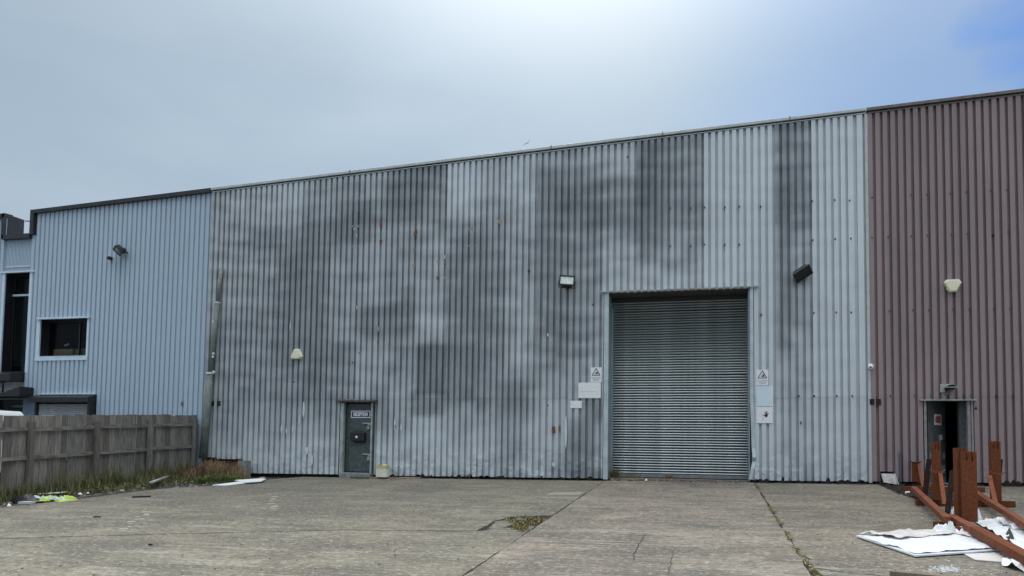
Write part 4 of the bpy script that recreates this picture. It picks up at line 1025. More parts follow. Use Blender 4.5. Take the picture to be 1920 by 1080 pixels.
# downpipe leaning across the end of the grey wall
p0, p1, p2, p3 = W(415, 503, -0.15), W(408, 568, -0.15), W(394, 700, -0.17), W(381, 850, -0.21)
t = thing('drainpipe', 'leaning green-grey drainpipe at the corner between blue and grey units', 'pipe', (p3.x, -0.18, p3.z))
B().tube([p0, p1], 0.060, 14).done('upper_pipe', mat('mottled_pipe', (0.34, 0.37, 0.34), 0.6, 0, 12, 0.4, rgb2=(0.12, 0.14, 0.12)), t, smooth=True)
B().tube([p1, p2], 0.078, 14).done('pipe', PIPE, t, smooth=True)
B().tube([p2, p3+Vector((0, 0, -0.15))], [0.100, 0.118], 14).done('lower_pipe', PIPE, t, smooth=True)
for q, w_ in ((p1, 0.085), (p2, 0.115)):
    B().tube([q+Vector((0, 0, 0.025)), q+Vector((0, 0, -0.025))], w_, 14).done('clip', WMET if q is p2 else GUIDE, t)
for px, py in ((401, 603), (400, 663), (399, 669), (401, 697), (384, 785)):
    q = W(px, py, -0.20); B().box(q.x-0.03, q.x+0.03, q.y-0.03, q.y+0.03, q.z-0.03, q.z+0.03).done('fixing', WMET, t)

# ------------------------------------------------------------------ signs
def text_mesh(txt, x, z, size, y, m, parent, name='lettering', bold=0.0, depth=0.001, sx=1.0, align='CENTER'):
    cu = bpy.data.curves.new('t', 'FONT'); cu.body = txt; cu.size = size; cu.align_x = align; cu.align_y = 'CENTER'; cu.extrude = depth; cu.offset = bold
    to = bpy.data.objects.new('t', cu); link(to)
    dg = bpy.context.evaluated_depsgraph_get(); me = bpy.data.meshes.new_from_object(to.evaluated_get(dg))
    bpy.data.objects.remove(to); bpy.data.curves.remove(cu)
    o_ = origin(parent)
    me.transform(Matrix.Translation(Vector((x, y, z))-o_) @ Matrix.Rotation(pi/2, 4, 'X') @ Matrix.Diagonal((sx, 1, 1, 1)))
    me.materials.clear(); me.materials.append(m)
    o = bpy.data.objects.new(name, me); link(o); o.parent = parent; ORG[o.name] = o_
    return o
def sign_board(a, b_, c_, d_, m, name, label, cat='sign', y=-0.095, th=0.006, group=None):
    p = W(a, b_, y); q = W(c_, d_, y)
    t = thing(name, label, cat, ((p.x+q.x)/2, y, q.z), group)
    B().box(p.x, q.x, y-th, y, q.z, p.z).done('board', m, t, bevel=0.002)
    return t, p.x, q.x, q.z, p.z, y-th
# RECEPTION
t, x0, x1, z0, z1, yy = sign_board(658.5, 770, 694.5, 783.8, WPRINT, 'reception_sign', 'blue and white RECEPTION sign on the dark steel door', y=0.095)
B().box(x0+0.028, x1-0.028, yy-0.002, yy, z0+0.026, z1-0.026).done('blue_field', NAVY, t)
text_mesh('RECEPTION', (x0+x1)/2, (z0+z1)/2-0.002, (z1-z0)*0.66, yy-0.004, WPRINT, t, bold=0.010, sx=(x1-x0-0.085)/((z1-z0)*0.66*6.1))
# letterbox
c = W(671, 818, 0.02)
t = thing('letterbox', 'black wall letterbox with arched lid on the reception door', 'letterbox', (c.x, 0.09, c.z-0.14))
bw = 0.215
bb = B(); pts = [(-bw, -0.13), (bw, -0.13), (bw, 0.10), (bw*0.75, 0.11), (bw*0.45, 0.155), (0, 0.175), (-bw*0.45, 0.155), (-bw*0.75, 0.11), (-bw, 0.10)]
bb.prism([(c.x+x, 0.098, c.z+z) for x, z in pts], (0, -0.13, 0)); bb.done('box', BLKP, t, bevel=0.008)
bb = B(); pts = [(-bw-0.02, 0.075), (bw+0.02, 0.075), (bw+0.02, 0.105), (bw*0.75, 0.12), (bw*0.45, 0.167), (0, 0.187), (-bw*0.45, 0.167), (-bw*0.75, 0.12), (-bw-0.02, 0.105)]
bb.prism([(c.x+x, -0.032, c.z+z) for x, z in pts], (0, -0.018, 0)); bb.done('lid', mat('letterbox_lid', (0.035, 0.037, 0.04), 0.4), t, bevel=0.004)
B().box(c.x-0.10, c.x+0.20, 0.0, 0.098, c.z-0.18, c.z-0.132).done('paper_holder', BLKP, t, bevel=0.02)
bb = B(); bb.tube([(c.x-0.015, -0.033, c.z-0.02), (c.x-0.015, -0.040, c.z-0.02)], 0.034, 12); bb.done('emblem', WHITE, t)

def caution(a, b_, c_, d_, label):
    t, x0, x1, z0, z1, yy = sign_board(a, b_, c_, d_, WPRINT, 'caution_sign', label)
    w = x1-x0; h = z1-z0; cx = (x0+x1)/2; cz = z0+h*0.70; r = w*0.36
    tri = [Vector((cx-r, 0, cz-r*0.85)), Vector((cx+r, 0, cz-r*0.85)), Vector((cx, 0, cz+r*0.9))]
    bb = B()
    for i in range(3):
        p = tri[i]; q = tri[(i+1) % 3]; p = Vector((p.x, yy-0.0015, p.z)); q = Vector((q.x, yy-0.0015, q.z))
        bb.bar(p, q, 0.003, 0.017, up=(0, 0, 1))
    bb.done('triangle_outline', BLACKPR, t)
    B().prism([(cx-r*0.45, yy-0.001, cz-r*0.55), (cx+r*0.5, yy-0.001, cz-r*0.55), (cx+r*0.42, yy-0.001, cz-r*0.2), (cx+r*0.15, yy-0.001, cz+r*0.15), (cx+r*0.05, yy-0.001, cz-r*0.3)], (0, -0.002, 0)).done('pictogram', BLACKPR, t)
    B().prism([(cx-r*0.25, yy-0.001, cz-r*0.45), (cx-r*0.05, yy-0.001, cz-r*0.45), (cx-r*0.02, yy-0.001, cz+r*0.05), (cx-r*0.12, yy-0.001, cz+r*0.1)], (0, -0.002, 0)).done('pictogram', GREYPR, t)
    text_mesh('CAUTION', cx, z0+h*0.30, w*0.19, yy-0.002, GREYPR, t, bold=0.001)
    for k, ww in enumerate((0.30, 0.30, 0.27)):
        zz = z0+h*(0.20-0.055*k); B().box(cx-w*ww, cx+w*ww, yy-0.002, yy-0.0005, zz, zz+0.012).done('small_print', mat('faint_print', (0.55, 0.54, 0.54), 0.6), t)
    return t
caution(1107.5, 689, 1128, 716.8, 'white caution sign with black triangle left of the shutter')
caution(1418, 693.5, 1441, 722.5, 'white caution sign with black triangle right of the shutter')
t, x0, x1, z0, z1, yy = sign_board(1084.5, 717.5, 1126.5, 746.5, WHITE, 'blank_board', 'blank off-white board with a faint crease, under the left caution sign', y=-0.098)
B().box(x0+0.03, x1-0.1, yy-0.0015, yy, (z0+z1)/2-0.035, (z0+z1)/2-0.028).done('crease', GREYPR, t)
for (a, c) in ((x1-0.02, z1-0.02), (x0+0.02, z1-0.02), (x0+0.02, z0+0.02), (x1-0.02, z0+0.02)):
    B().box(a-0.007, a+0.007, yy-0.004, yy, c-0.007, c+0.007).done('screw', GREYPR, t)
t, x0, x1, z0, z1, yy = sign_board(1069.5, 751.5, 1091, 765.2, WHITE, 'plaque', 'small blank white plaque below and left of the creased board')
for a in (x0+0.02, x1-0.02): B().box(a-0.008, a+0.008, yy-0.004, yy, (z0+z1)/2-0.01, (z0+z1)/2+0.006).done('screw', GREYPR, t)
t, x0, x1, z0, z1, yy = sign_board(1418, 723.5, 1449, 762.2, PBLUE, 'blank_board', 'blank pale blue board between the caution sign and the hand sign')
B().box(x1-0.022, x1+0.001, yy-0.002, yy-0.0003, z0, z1).done('pale_edge', WHITE, t)
t, x0, x1, z0, z1, yy = sign_board(1418, 763, 1449, 793.5, WPRINT, 'hand_sign', 'white sign with a black stop hand under the pale blue board')
w = x1-x0; h = z1-z0; cx = x0+w*0.60; cz = z0+h*0.49
B().prism([(cx-w*.09, yy-.0005, cz-h*.02), (cx-w*.06, yy-.0005, cz-h*.10), (cx+w*.02, yy-.0005, cz-h*.13), (cx+w*.09, yy-.0005, cz-h*.07), (cx+w*.09, yy-.0005, cz+h*.07), (cx-w*.05, yy-.0005, cz+h*.08)], (0, -0.002, 0)).done('palm', BLACKPR, t)
bb = B()
for (u0, v0, u1, v1, ww) in ((-.06, -.03, -.20, .02, .04), (-.04, .06, -.09, .20, .03), (.0, .07, -.005, .25, .03), (.04, .07, .075, .22, .03), (.08, .03, .16, .12, .026)):
    bb.bar((cx+u0*w, yy-.0015, cz+v0*h), (cx+u1*w, yy-.0015, cz+v1*h), 0.002, ww*w*1.3, up=(0, 0, 1))
bb.done('fingers', BLACKPR, t)
bb = B()
FP = mat('faint_print', (0.55, 0.54, 0.54))
for k in range(10):
    a0 = 2*pi*k/10; a1 = 2*pi*(k+1)/10; q = (x0+w*.25, z0+h*.52)
    bb.bar((q[0]+cos(a0)*w*.09, yy-.001, q[1]+sin(a0)*w*.09), (q[0]+cos(a1)*w*.09, yy-.001, q[1]+sin(a1)*w*.09), 0.001, 0.005, up=(0, 0, 1))
bb.box(x0+w*.38, x0+w*.42, yy-.0015, yy-.0003, z0+h*.2, z0+h*.36); bb.box(x0+w*.38, x0+w*.58, yy-.0015, yy-.0003, z0+h*.36, z0+h*.385)
bb.done('faint_symbol', FP, t)

# ------------------------------------------------------------------ fence
FX = -14.70
fence = thing('fence', 'weathered grey timber board fence running out from the wall', 'fence', (FX, -4, zg(FX, -4)))
posts_y = [-0.25, -2.13, -4.03, -5.95, -7.9, -9.9]
rnd = random.Random(11)
y = -0.05; k = 0; bm_cache = {}
while y > -10.2:
    w_ = rnd.uniform(0.168, 0.195); gap = rnd.choice([0.008, 0.012, 0.016]) if y > -6.2 else rnd.choice([0.025, 0.035])
    top = zg(FX, y)+1.80+rnd.uniform(-.012, .012)-0.03*(y > -1)+0.015*y*0; bot = zg(FX, y)+0.10
    x = FX-0.055+rnd.uniform(-.010, .010); mm = rnd.choice([WOOD, WOOD, WOOD2, WOOD3])
    bb = B(); e = w_*0.15
    sk = rnd.uniform(-.006, .006)
    bb.v = [(x, y, bot), (x, y-w_, bot), (x, y-w_+sk, top-rnd.uniform(0, .01)), (x, y+sk, top), (x-0.02, y, bot), (x-0.02, y-w_, bot), (x-0.02, y-w_+sk, top), (x-0.02, y+sk, top)]
    bb.f = [(0, 3, 2, 1), (4, 5, 6, 7), (0, 1, 5, 4), (1, 2, 6, 5), (2, 3, 7, 6), (3, 0, 4, 7)]
    o = bb.done('board', mm, fence)
    # shift the grain per board
    y -= w_+gap
for py_ in posts_y:
    z_ = zg(FX, py_); B().box(FX+0.0, FX+0.10, py_-0.06, py_+0.06, z_-0.15, z_+1.66).done('post', WOOD2 if rnd.random() < .5 else WOOD, fence, bevel=0.006)
for a, c in zip(posts_y[:-1], posts_y[1:]):
    for hh in (1.50, 0.86):
        B().bar((FX-0.005, a-0.062, zg(FX, a)+hh), (FX-0.005, c+0.062, zg(FX, c)+hh+rnd.uniform(-.02, .02)), 0.05, 0.085).done('rail', RAILW, fence)
    B().bar((FX+0.0, a-0.062, zg(FX, a)+0.10), (FX+0.0, c+0.062, zg(FX, c)+0.10), 0.04, 0.16).done('gravel_board', RAILW, fence)
for hh in (1.47, 0.83): B().bar((FX-0.005, posts_y[0]+0.062, zg(FX, 0)+hh), (FX-0.005, -0.05, zg(FX, 0)+hh), 0.05, 0.085).done('rail', RAILW, fence)

# van behind the fence
vx1 = W(51, 772, -3.0).x; vz1 = W(30, 771, -3.2).z; vg = zg(-20, -4)
van = thing('parked_van', 'white van parked behind the timber fence, only its roof showing', 'van', (vx1-2.5, -4.0, vg))
L_ = 5.0
bb = B(); prof = [(0, 0.35), (0, 1.2), (0.05, vz1-vg-0.12), (0.16, vz1-vg), (3.6, vz1-vg), (4.15, 1.35), (4.9, 1.05), (5.0, 0.75), (5.0, 0.35)]
bb.prism([(vx1-u, -4.95, vg+v) for u, v in prof], (0, 1.95, 0)); body = bb.done('body', VANW, van, bevel=0.05)
bb = B(); bb.prism([(vx1-3.5, -4.956, vg+1.7), (vx1-2.75, -4.956, vg+1.7), (vx1-2.75, -4.956, vg+1.25), (vx1-4.0, -4.956, vg+1.25)], (0, 0.01, 0)); bb.done('window', GLASS, van)
B().box(vx1-0.004, vx1+0.006, -4.75, -3.2, vg+1.2, vg+1.7).done('rear_window', GLASS, van)
for u in (0.9, 3.95):
    for yy_ in (-4.96, -3.15):
        wh = B().tube([(vx1-u, yy_, vg+0.33), (vx1-u, yy_+0.2, vg+0.33)], 0.33, 16).done('wheel', TYRE, van)
for yy_ in (-4.7, -3.2):
    B().box(vx1, vx1+0.012, yy_-0.08, yy_+0.08, vg+0.8, vg+1.1).done('tail_light', REDPR, van)

# ------------------------------------------------------------------ weeds and plants
def blades(bb, tones, cx, cy, rad, n, h, cols, rnd, lean=0.5, w=0.008, zfun=zg, seeds=False):
    for _ in range(n):
        a = rnd.uniform(0, 2*pi); r = rad*sqrt(rnd.random()); x = cx+cos(a)*r; y = cy+sin(a)*r; z = zfun(x, y)-0.01
        hh = h*rnd.uniform(0.45, 1.1); a2 = rnd.uniform(0, 2*pi); l = lean*hh*rnd.uniform(0.2, 1)
        dx, dy = cos(a2)*l, sin(a2)*l; s = Vector((-sin(a2), cos(a2), 0))*w*rnd.uniform(.6, 1.4)
        p0_ = Vector((x, y, z)); p1_ = p0_+Vector((dx*0.35, dy*0.35, hh*0.6)); p2_ = p0_+Vector((dx, dy, hh))
        k = len(bb.v); bb.v += [tuple(p0_-s), tuple(p0_+s), tuple(p1_+s*0.8), tuple(p1_-s*0.8), tuple(p2_)]
        bb.f += [(k, k+1, k+2, k+3), (k+3, k+2, k+4)]
        c = rnd.choice(cols); f = rnd.uniform(0.7, 1.25); tones += [(c[0]*f, c[1]*f, c[2]*f)]*5
        if seeds and rnd.random() < seeds:
            for q in range(3):
                p = p2_+Vector((rnd.uniform(-.02, .02), rnd.uniform(-.02, .02), -q*0.03)); k = len(bb.v)
                d = Vector((rnd.uniform(-1, 1), rnd.uniform(-1, 1), rnd.uniform(0, 1))).normalized()*0.022; e = Vector((rnd.uniform(-1, 1), rnd.uniform(-1, 1), 0)).normalized()*0.010
                bb.v += [tuple(p-e), tuple(p+e), tuple(p+d)]; bb.f.append((k, k+1, k+2)); tones += [(c[0]*1.3, c[1]*1.1, c[2])]*3
def leaves(bb, tones, cx, cy, cz, rx, ry, rz, n, size, cols, rnd):
    for _ in range(n):
        while True:
            u, v, w = rnd.uniform(-1, 1), rnd.uniform(-1, 1), rnd.uniform(-1, 1)
            if u*u+v*v+w*w < 1: break
        p = Vector((cx+u*rx, cy+v*ry, cz+w*rz)); s = size*rnd.uniform(.5, 1.3)
        a = Vector((rnd.uniform(-1, 1), rnd.uniform(-1, 1), rnd.uniform(-.3, 1))).normalized(); b_ = a.cross(Vector((rnd.uniform(-1, 1), rnd.uniform(-1, 1), rnd.uniform(-1, 1)))).normalized()
        k = len(bb.v); bb.v += [tuple(p), tuple(p+a*s*.5+b_*s*.28), tuple(p+a*s), tuple(p+a*s*.5-b_*s*.28)]; bb.f.append((k, k+1, k+2, k+3))
        c = rnd.choice(cols); f = rnd.uniform(0.6, 1.3); tones += [(c[0]*f, c[1]*f, c[2]*f)]*4
def plant_mesh(bb, tones, name, parent=None, loc=None):
    o = bb.done(name, LEAF, parent, loc=loc)
    at = o.data.attributes.new('tone', 'FLOAT_COLOR', 'POINT')
    at.data.foreach_set('color', np.array([(*t_, 1) for t_ in tones], dtype=np.float32).ravel())
    return o
GRN = [(0.12, 0.15, 0.05), (0.17, 0.18, 0.07), (0.085, 0.10, 0.04), (0.24, 0.21, 0.11)]; YEL = [(0.36, 0.30, 0.14), (0.27, 0.23, 0.10), (0.17, 0.17, 0.07)]
BRN = [(0.30, 0.19, 0.12), (0.38, 0.27, 0.18), (0.20, 0.125, 0.08), (0.25, 0.22, 0.11)]; DRY = [(0.20, 0.18, 0.10), (0.13, 0.14, 0.06), (0.22, 0.17, 0.11)]
rnd = random.Random(99)
def lowz(x, y): return zg(x, y)-0.03
# verge along the fence
bb = B(); tones = []
for k in range(230):
    yy_ = rnd.uniform(-8.6, -1.2); t_ = rnd.random()
    xw = FX+0.15+abs(rnd.gauss(0, 0.35))*(1.0 if yy_ > -5.5 else 0.5)
    if -7.2 < yy_ < -5.9 and xw > FX+0.5: continue
    h_ = rnd.uniform(0.12, 0.34)*(1.2 if xw < FX+0.5 else 0.8)*(1.45 if -5.4 < yy_ < -1.5 else 1)
    blades(bb, tones, xw, yy_, 0.16, 26, h_, GRN+DRY[:2], rnd, 0.6, 0.007, lowz, 0.06)
for k in range(26):
    yy_ = rnd.uniform(-8.2, -0.8)
    blades(bb, tones, FX+0.22, yy_, 0.18, 18, rnd.uniform(0.45, 0.8), DRY+GRN[:1], rnd, 0.35, 0.005, lowz, 0.5)
for k in range(60):
    yy_ = rnd.uniform(-5.6, -2.2); xw = FX+rnd.uniform(0.5, 1.5)*(1-(-yy_-2.2)/6)
    leaves(bb, tones, xw, yy_, lowz(xw, yy_)+0.05, 0.15, 0.15, 0.06, 40, 0.05, GRN, rnd)
tag(plant_mesh(bb, tones, 'weeds'), 'green weeds and grass along the foot of the timber fence', 'weeds', kind='stuff')
# verge soil clutter between fence and slab
bb = B()
for k in range(260):
    yy_ = rnd.uniform(-8.5, -1.0); xw = FX+rnd.uniform(0.3, 2.3) if yy_ > -3.5 else FX+rnd.uniform(0.2, 1.3)
    s = rnd.uniform(0.01, 0.035); z_ = zg(xw, yy_)-0.03
    bb.obox((xw, yy_, z_+s*0.4), (rnd.uniform(-1, 1), rnd.uniform(-1, 1), 0.1), (0.3, 1, 0), (0, 0, 1), s, s*0.8, s*0.5)
tag(bb.done('rubble', STONE), 'small stones and rubble on the soil beside the fence', 'rubble', kind='stuff')

def shrub(px, py, w, h, cols, label, name='shrub', cat='shrub', n=1500, leafn=500, base=(0.05, 0.035, 0.025), leafcols=None, group=None):
    g_ = G(px, py); t = thing(name, label, cat, tuple(g_), group)
    bb = B()
    for k in range(14):
        a = rnd.uniform(0, 2*pi); q = g_+Vector((cos(a)*w*.4, sin(a)*w*.3, h*rnd.uniform(.5, .95))); bb.tube([g_+Vector((cos(a)*.05, sin(a)*.05, -0.02)), (g_+q)/2+Vector((0, 0, .05)), q], [0.008, 0.006, 0.002], 5)
    bb.done('stems', mat('stem_brown', (0.13, 0.09, 0.06), 0.9), t)
    bb = B(); tones = []
    cl = []
    for _ in range(16):
        u_ = rnd.uniform(-1, 1); cl.append((g_.x+u_*.5*w*1.2, g_.y+rnd.uniform(-.35, .35)*w, (1-0.75*u_*u_)*rnd.uniform(.6, 1.05)))
    for (x, y, f) in cl:
        blades(bb, tones, x, y, w*0.17, n//16, h*f, cols, rnd, 0.55, 0.006, lambda a, b__: g_.z-0.02, 0.6)
        leaves(bb, tones, x, y, g_.z+h*f*0.55, w*0.18, w*0.18, h*0.35, leafn//16, 0.035, leafcols or cols, rnd)
    plant_mesh(bb, tones, 'foliage', t)
    return t
shrub(405, 897, 1.45, 0.60, BRN, 'dry reddish-brown bushy weed clump at the end of the fence', n=2600, leafn=1400)
shrub(345, 893, 0.8, 0.5, DRY, 'thin dry grass tuft against the last fence panel', 'dry_grass_tuft', 'grass', n=700, leafn=150)
shrub(410, 903, 0.9, 0.24, [(0.12, 0.19, 0.05), (0.16, 0.25, 0.07), (0.08, 0.12, 0.035)], 'low bright green leafy plant in front of the brown clump', 'leafy_plant', 'plant', n=700, leafn=1600)
g_ = G(433, 880); t = thing('thistle', 'tall dark green thistle standing in front of the grey wall corner', 'plant', tuple(g_))
bb = B(); bb.tube([g_, g_+Vector((0.02, 0, 0.45)), g_+Vector((-0.02, 0, 0.85))], [0.012, 0.01, 0.004], 6); bb.done('stem', mat('stem_green', (0.06, 0.09, 0.03), 0.9), t)
bb = B(); tones = []
for k in range(11):
    leaves(bb, tones, g_.x+rnd.uniform(-.10, .10), g_.y, g_.z+0.25+k*0.058, 0.09, 0.06, 0.03, 10, 0.10, [(0.04, 0.075, 0.03), (0.06, 0.10, 0.04)], rnd)
plant_mesh(bb, tones, 'foliage', t)
def tuft(px, py, r, h, cols, n, label, leafy=0, name='grass_tuft', cat='grass', zo=0.0):
    g_ = G(px, py); bb = B(); tones = []
    blades(bb, tones, g_.x, g_.y, r, n, h, cols, rnd, 0.8, 0.006, lambda a, b__: zg(a, b__)-0.01+zo, 0.15)
    if leafy: leaves(bb, tones, g_.x, g_.y, g_.z+h*0.4, r, r*0.8, h*0.35, leafy, 0.03, cols, rnd)
    return tag(plant_mesh(bb, tones, name, loc=tuple(g_)), label, cat)
tuft(1152, 899, 0.14, 0.32, BRN+DRY, 260, 'reddish dry weed at the foot of the left shutter guide', 120)
tuft(1187, 898.5, 0.12, 0.12, YEL, 160, 'small yellow-green tuft near the left end of the shutter', 30, zo=0.02)
tuft(1200, 899, 0.08, 0.09, YEL, 90, 'smallest yellow-green tuft right beside the left shutter tuft', 20, zo=0.02)
tuft(1255, 899.5, 0.11, 0.14, YEL, 200, 'yellow-green tuft before the middle of the shutter', 30, zo=0.02)
# weeds in the broken slab corner and in the joint
bb = B(); tones = []
for (px, py) in [(955, 974), (965, 978), (975, 983), (985, 972), (990, 978), (978, 990), (995, 984), (1002, 978), (1010, 976), (985, 995), (970, 991)]:
    g_ = G(px, py); blades(bb, tones, g_.x, g_.y, 0.10, 26, 0.07, YEL+BRN[:2], rnd, 1.0, 0.006, lambda a, b__: zg(a, b__)-0.02)
    leaves(bb, tones, g_.x, g_.y, g_.z+0.015, 0.13, 0.13, 0.02, 46, 0.045, YEL+[(0.14, 0.17, 0.05), (0.28, 0.16, 0.10)], rnd)
tag(plant_mesh(bb, tones, 'weeds'), 'yellow-green weeds sprouting from the broken slab corner', 'weeds', kind='stuff')
bb = B(); tones = []
for k in range(120):
    y_ = -rnd.uniform(0.3, 11.4); dens = vnoise(np.array([y_*0.9]), np.array([3.0]), 7)[0]
    if dens < 0.42: continue
    x_ = J2+0.01+(0.04 if y_ < -10 else 0)+rnd.uniform(-.03, .03)
    wd = 0.05 if -6.5 < y_ < -3 else 0.03
    blades(bb, tones, x_, y_, wd, 9, 0.02+0.02*dens, YEL, rnd, 1.0, 0.005, lambda a, b__: zg(a, b__)-0.03)
    leaves(bb, tones, x_, y_, zg(x_, y_)+0.004, wd, 0.07, 0.008, 13, 0.026, YEL+[(0.30, 0.26, 0.12), (0.34, 0.29, 0.15)], rnd)
tag(plant_mesh(bb, tones, 'weeds'), 'yellow-green weeds growing along the joint right of the shutter', 'weeds', kind='stuff')

# ------------------------------------------------------------------ litter and loose things on the ground
def blob_cloth(cx, cy, cz, rx, ry, rz, seed, m, name, parent=None, loc=None, n=26):
    bb = B()
    def fn(u, v):
        a = 2*pi*u; r = v
        x = cos(a)*r; y = sin(a)*r
        rr = 1+0.35*(mnoise.noise(Vector((cos(a)*1.6, sin(a)*1.6, seed))))
        fold = 1-abs(mnoise.noise(Vector((x*1.7+seed, y*1.7, seed))))*2.2
        z = (1-v**2.6)*(0.45+0.55*max(0, fold)**1.5)+0.22*mnoise.noise(Vector((x*3.4, y*3.4, seed+4)))*(1-v*v)
        return (cx+x*rx*rr, cy+y*ry*rr, cz+max(0.002, z*rz))
    bb.grid(fn, n, n//2)
    return bb.done(name, m, parent, loc=loc, smooth=True)
g_ = G(105, 938); t = thing('hi_vis_vest', 'crumpled yellow hi-vis vest with silver strips lying by the fence', 'vest', tuple(g_))
blob_cloth(g_.x+0.22, g_.y+0.05, g_.z-0.01, 0.22, 0.22, 0.13, 3.1, HIVIS, 'cloth', t)
blob_cloth(g_.x-0.12, g_.y-0.02, g_.z-0.01, 0.22, 0.2, 0.12, 5.7, HIVIS, 'cloth', t)
for k, (dx, dy) in enumerate(((-0.20, -0.12), (0.02, -0.1), (0.22, -0.10), (-0.42, -0.1))):
    blob_cloth(g_.x+dx, g_.y+dy, g_.z+0.02, 0.14, 0.05, 0.08, 8+k, SILV, 'silver_strip', t, n=14)
g_ = G(52, 939); tag(blob_cloth(g_.x, g_.y, g_.z-0.01, 0.42, 0.25, 0.17, 1.3, BAGB, 'bin_bag', loc=tuple(g_)), 'flattened black plastic bag between the vest and the fence', 'bag')
a = G(8, 931, 0.05); c = G(126, 923, 0.05); tag(B().tube([a, c], 0.018, 8).done('white_pipe', WHITE, loc=tuple(a)), 'thin white plastic pipe lying under the fence', 'pipe')
g_ = G(50, 945); tag(B().obox(tuple(g_+Vector((0, 0, .03))), (1, 0.2, 0), (-.2, 1, 0), (0, 0, 1), 0.12, 0.09, 0.02).done('litter', SILV, loc=tuple(g_)), 'flattened pale packet on the soil in front of the black bag', 'litter')
g_ = G(17, 948); tag(blob_cloth(g_.x, g_.y, g_.z-.01, .04, .04, .06, 2, WHITE, 'litter', loc=tuple(g_), n=10), 'small crumpled white cup at the far left edge', 'litter')
g_ = G(150, 927, 0); tag(blob_cloth(g_.x, g_.y, g_.z, .06, .04, .05, 4, WHITE, 'litter', loc=tuple(g_), n=12), 'white plastic scrap caught in the weeds by the fence', 'litter')
g_ = G(165, 925, 0); tag(blob_cloth(g_.x, g_.y, g_.z, .03, .03, .04, 6, WHITE, 'litter', loc=tuple(g_), n=10), 'tiny white scrap in the weeds right of the larger one', 'litter')
g_ = G(228, 920, 0); tag(blob_cloth(g_.x, g_.y, g_.z-.01, .09, .06, .05, 7, STONE, 'stone', loc=tuple(g_), n=12), 'pale stone at the edge of the concrete below the weeds', 'stone')
g_ = G(265, 933); g2 = G(283, 932); tag(B().bar(G(248, 933.5)+Vector((0, 0, .02)), g2+Vector((0, 0, .02)), 0.05, 0.03).done('stick', STK, loc=tuple(g_)), 'dark flat stick lying on the left slab', 'stick')
g_ = G(182, 970); tag(B().obox(tuple(g_+Vector((0, 0, .01))), (1, .1, 0), (-.1, 1, 0), (0, 0, 1), .06, .02, .01).done('stick', STK, loc=tuple(g_)), 'tiny dark chip lying alone mid left slab', 'stick')
g_ = G(282, 1022); tag(B().obox(tuple(g_+Vector((0, 0, .01))), (1, .1, 0), (-.1, 1, 0), (0, 0, 1), .02, .02, .01).done('stone', STK, loc=tuple(g_)), 'small dark pebble low on the left slab', 'stone')
# long pale kerb strip by the weeds
a = G(283, 905, 0.12); c = G(325, 889, 0.12); tag(B().bar(a, c, 0.10, 0.035).done('broken_board', mat('pale_board', (0.33, 0.36, 0.35), 0.8, 0, 9, 0.35), loc=tuple(a)), 'pale weathered board leaning in the weeds at the fence end', 'board')
# white panels
def flat(pts, m, name, label, cat='panel', th=0.02, dz=0.01):
    P3 = [G(*p) for p in pts]; P3 = [Vector((p.x, p.y, zg(p.x, p.y)+dz)) for p in P3]
    nn = (P3[1]-P3[0]).cross(P3[2]-P3[0])
    if nn.z < 0: P3.reverse()
    c = P3[0]
    return tag(B().prism([tuple(p) for p in P3], (0, 0, th)).done(name, m, loc=tuple(c)), label, cat)
flat([(398, 911.5), (452, 904.5), (468, 906.5), (425, 912)], WHITE, 'discarded_board', 'white flat panel lying nearest the brown weeds')
flat([(440, 904), (488, 900.5), (499, 901.5), (490, 906), (462, 908)], WHITE, 'discarded_board', 'white flat panel lying nearest the grey wall', dz=0.035)
flat([(487, 896.5), (497, 896), (497, 898), (487, 898.3)], STONE, 'stone', 'flat pale stone behind the white panels', 'stone')
# concrete block
c = G(457, 893); c.x = W(457, 880).x; c.y = -0.5
c = Vector((W(458, 880, -0.45).x, -0.45, zg(-13, -0.45)))
t = thing('concrete_block', 'upright grey hollow concrete block beside the brown weeds', 'block', tuple(c))
bb = B(); bb.box(c.x-0.145, c.x+0.145, c.y-0.10, c.y-0.055, c.z-0.03, c.z+0.47); bb.box(c.x-0.145, c.x+0.145, c.y+0.055, c.y+0.10, c.z-0.03, c.z+0.47)
bb.box(c.x-0.145, c.x-0.10, c.y-0.055, c.y+0.055, c.z-0.03, c.z+0.469); bb.box(c.x+0.10, c.x+0.145, c.y-0.055, c.y+0.055, c.z-0.03, c.z+0.469); bb.box(c.x-0.025, c.x+0.025, c.y-0.055, c.y+0.055, c.z-0.03, c.z+0.468)
bb.done('block_body', CBLOCK, t)
# jerrycan and timbers at the door
a = G(693, 904); b_ = G(790, 897)
tag(B().bar(Vector((W(692, 900, -0.42).x, -0.42, zg(-9, -.42)+0.025)), Vector((W(789, 895, -0.30).x, -0.30, zg(-7.5, -.3)+0.025)), 0.09, 0.05).done('timber', mat('red_edged_timber', (0.30, 0.22, 0.17), 0.9, 0, 5, 0.4, stretch=(.5, 2, 2)), loc=tuple(a)), 'thin timber batten lying under the jerrycan', 'timber')
a = W(659, 902, -0.5)
tag(B().bar(Vector((W(658, 902, -0.5).x, -0.5, zg(-9.5, -.5)+0.03)), Vector((W(692, 902, -0.45).x, -0.45, zg(-9.2, -.5)+0.03)), 0.12, 0.06).done('timber', mat('mossy_timber', (0.11, 0.11, 0.085), 0.9, 0, 8, 0.4), loc=(a.x, -.5, a.z)), 'dark mossy timber lying before the doorstep', 'timber')
cx_ = W(717.5, 885, -0.42).x; cz_ = zg(cx_, -0.42)+0.052; cy_ = -0.42
t = thing('jerrycan', 'old cream plastic jerrycan with its top cut open, by the door', 'jerrycan', (cx_, cy_, cz_))
w2, d2, hh = 0.165, 0.11, 0.31
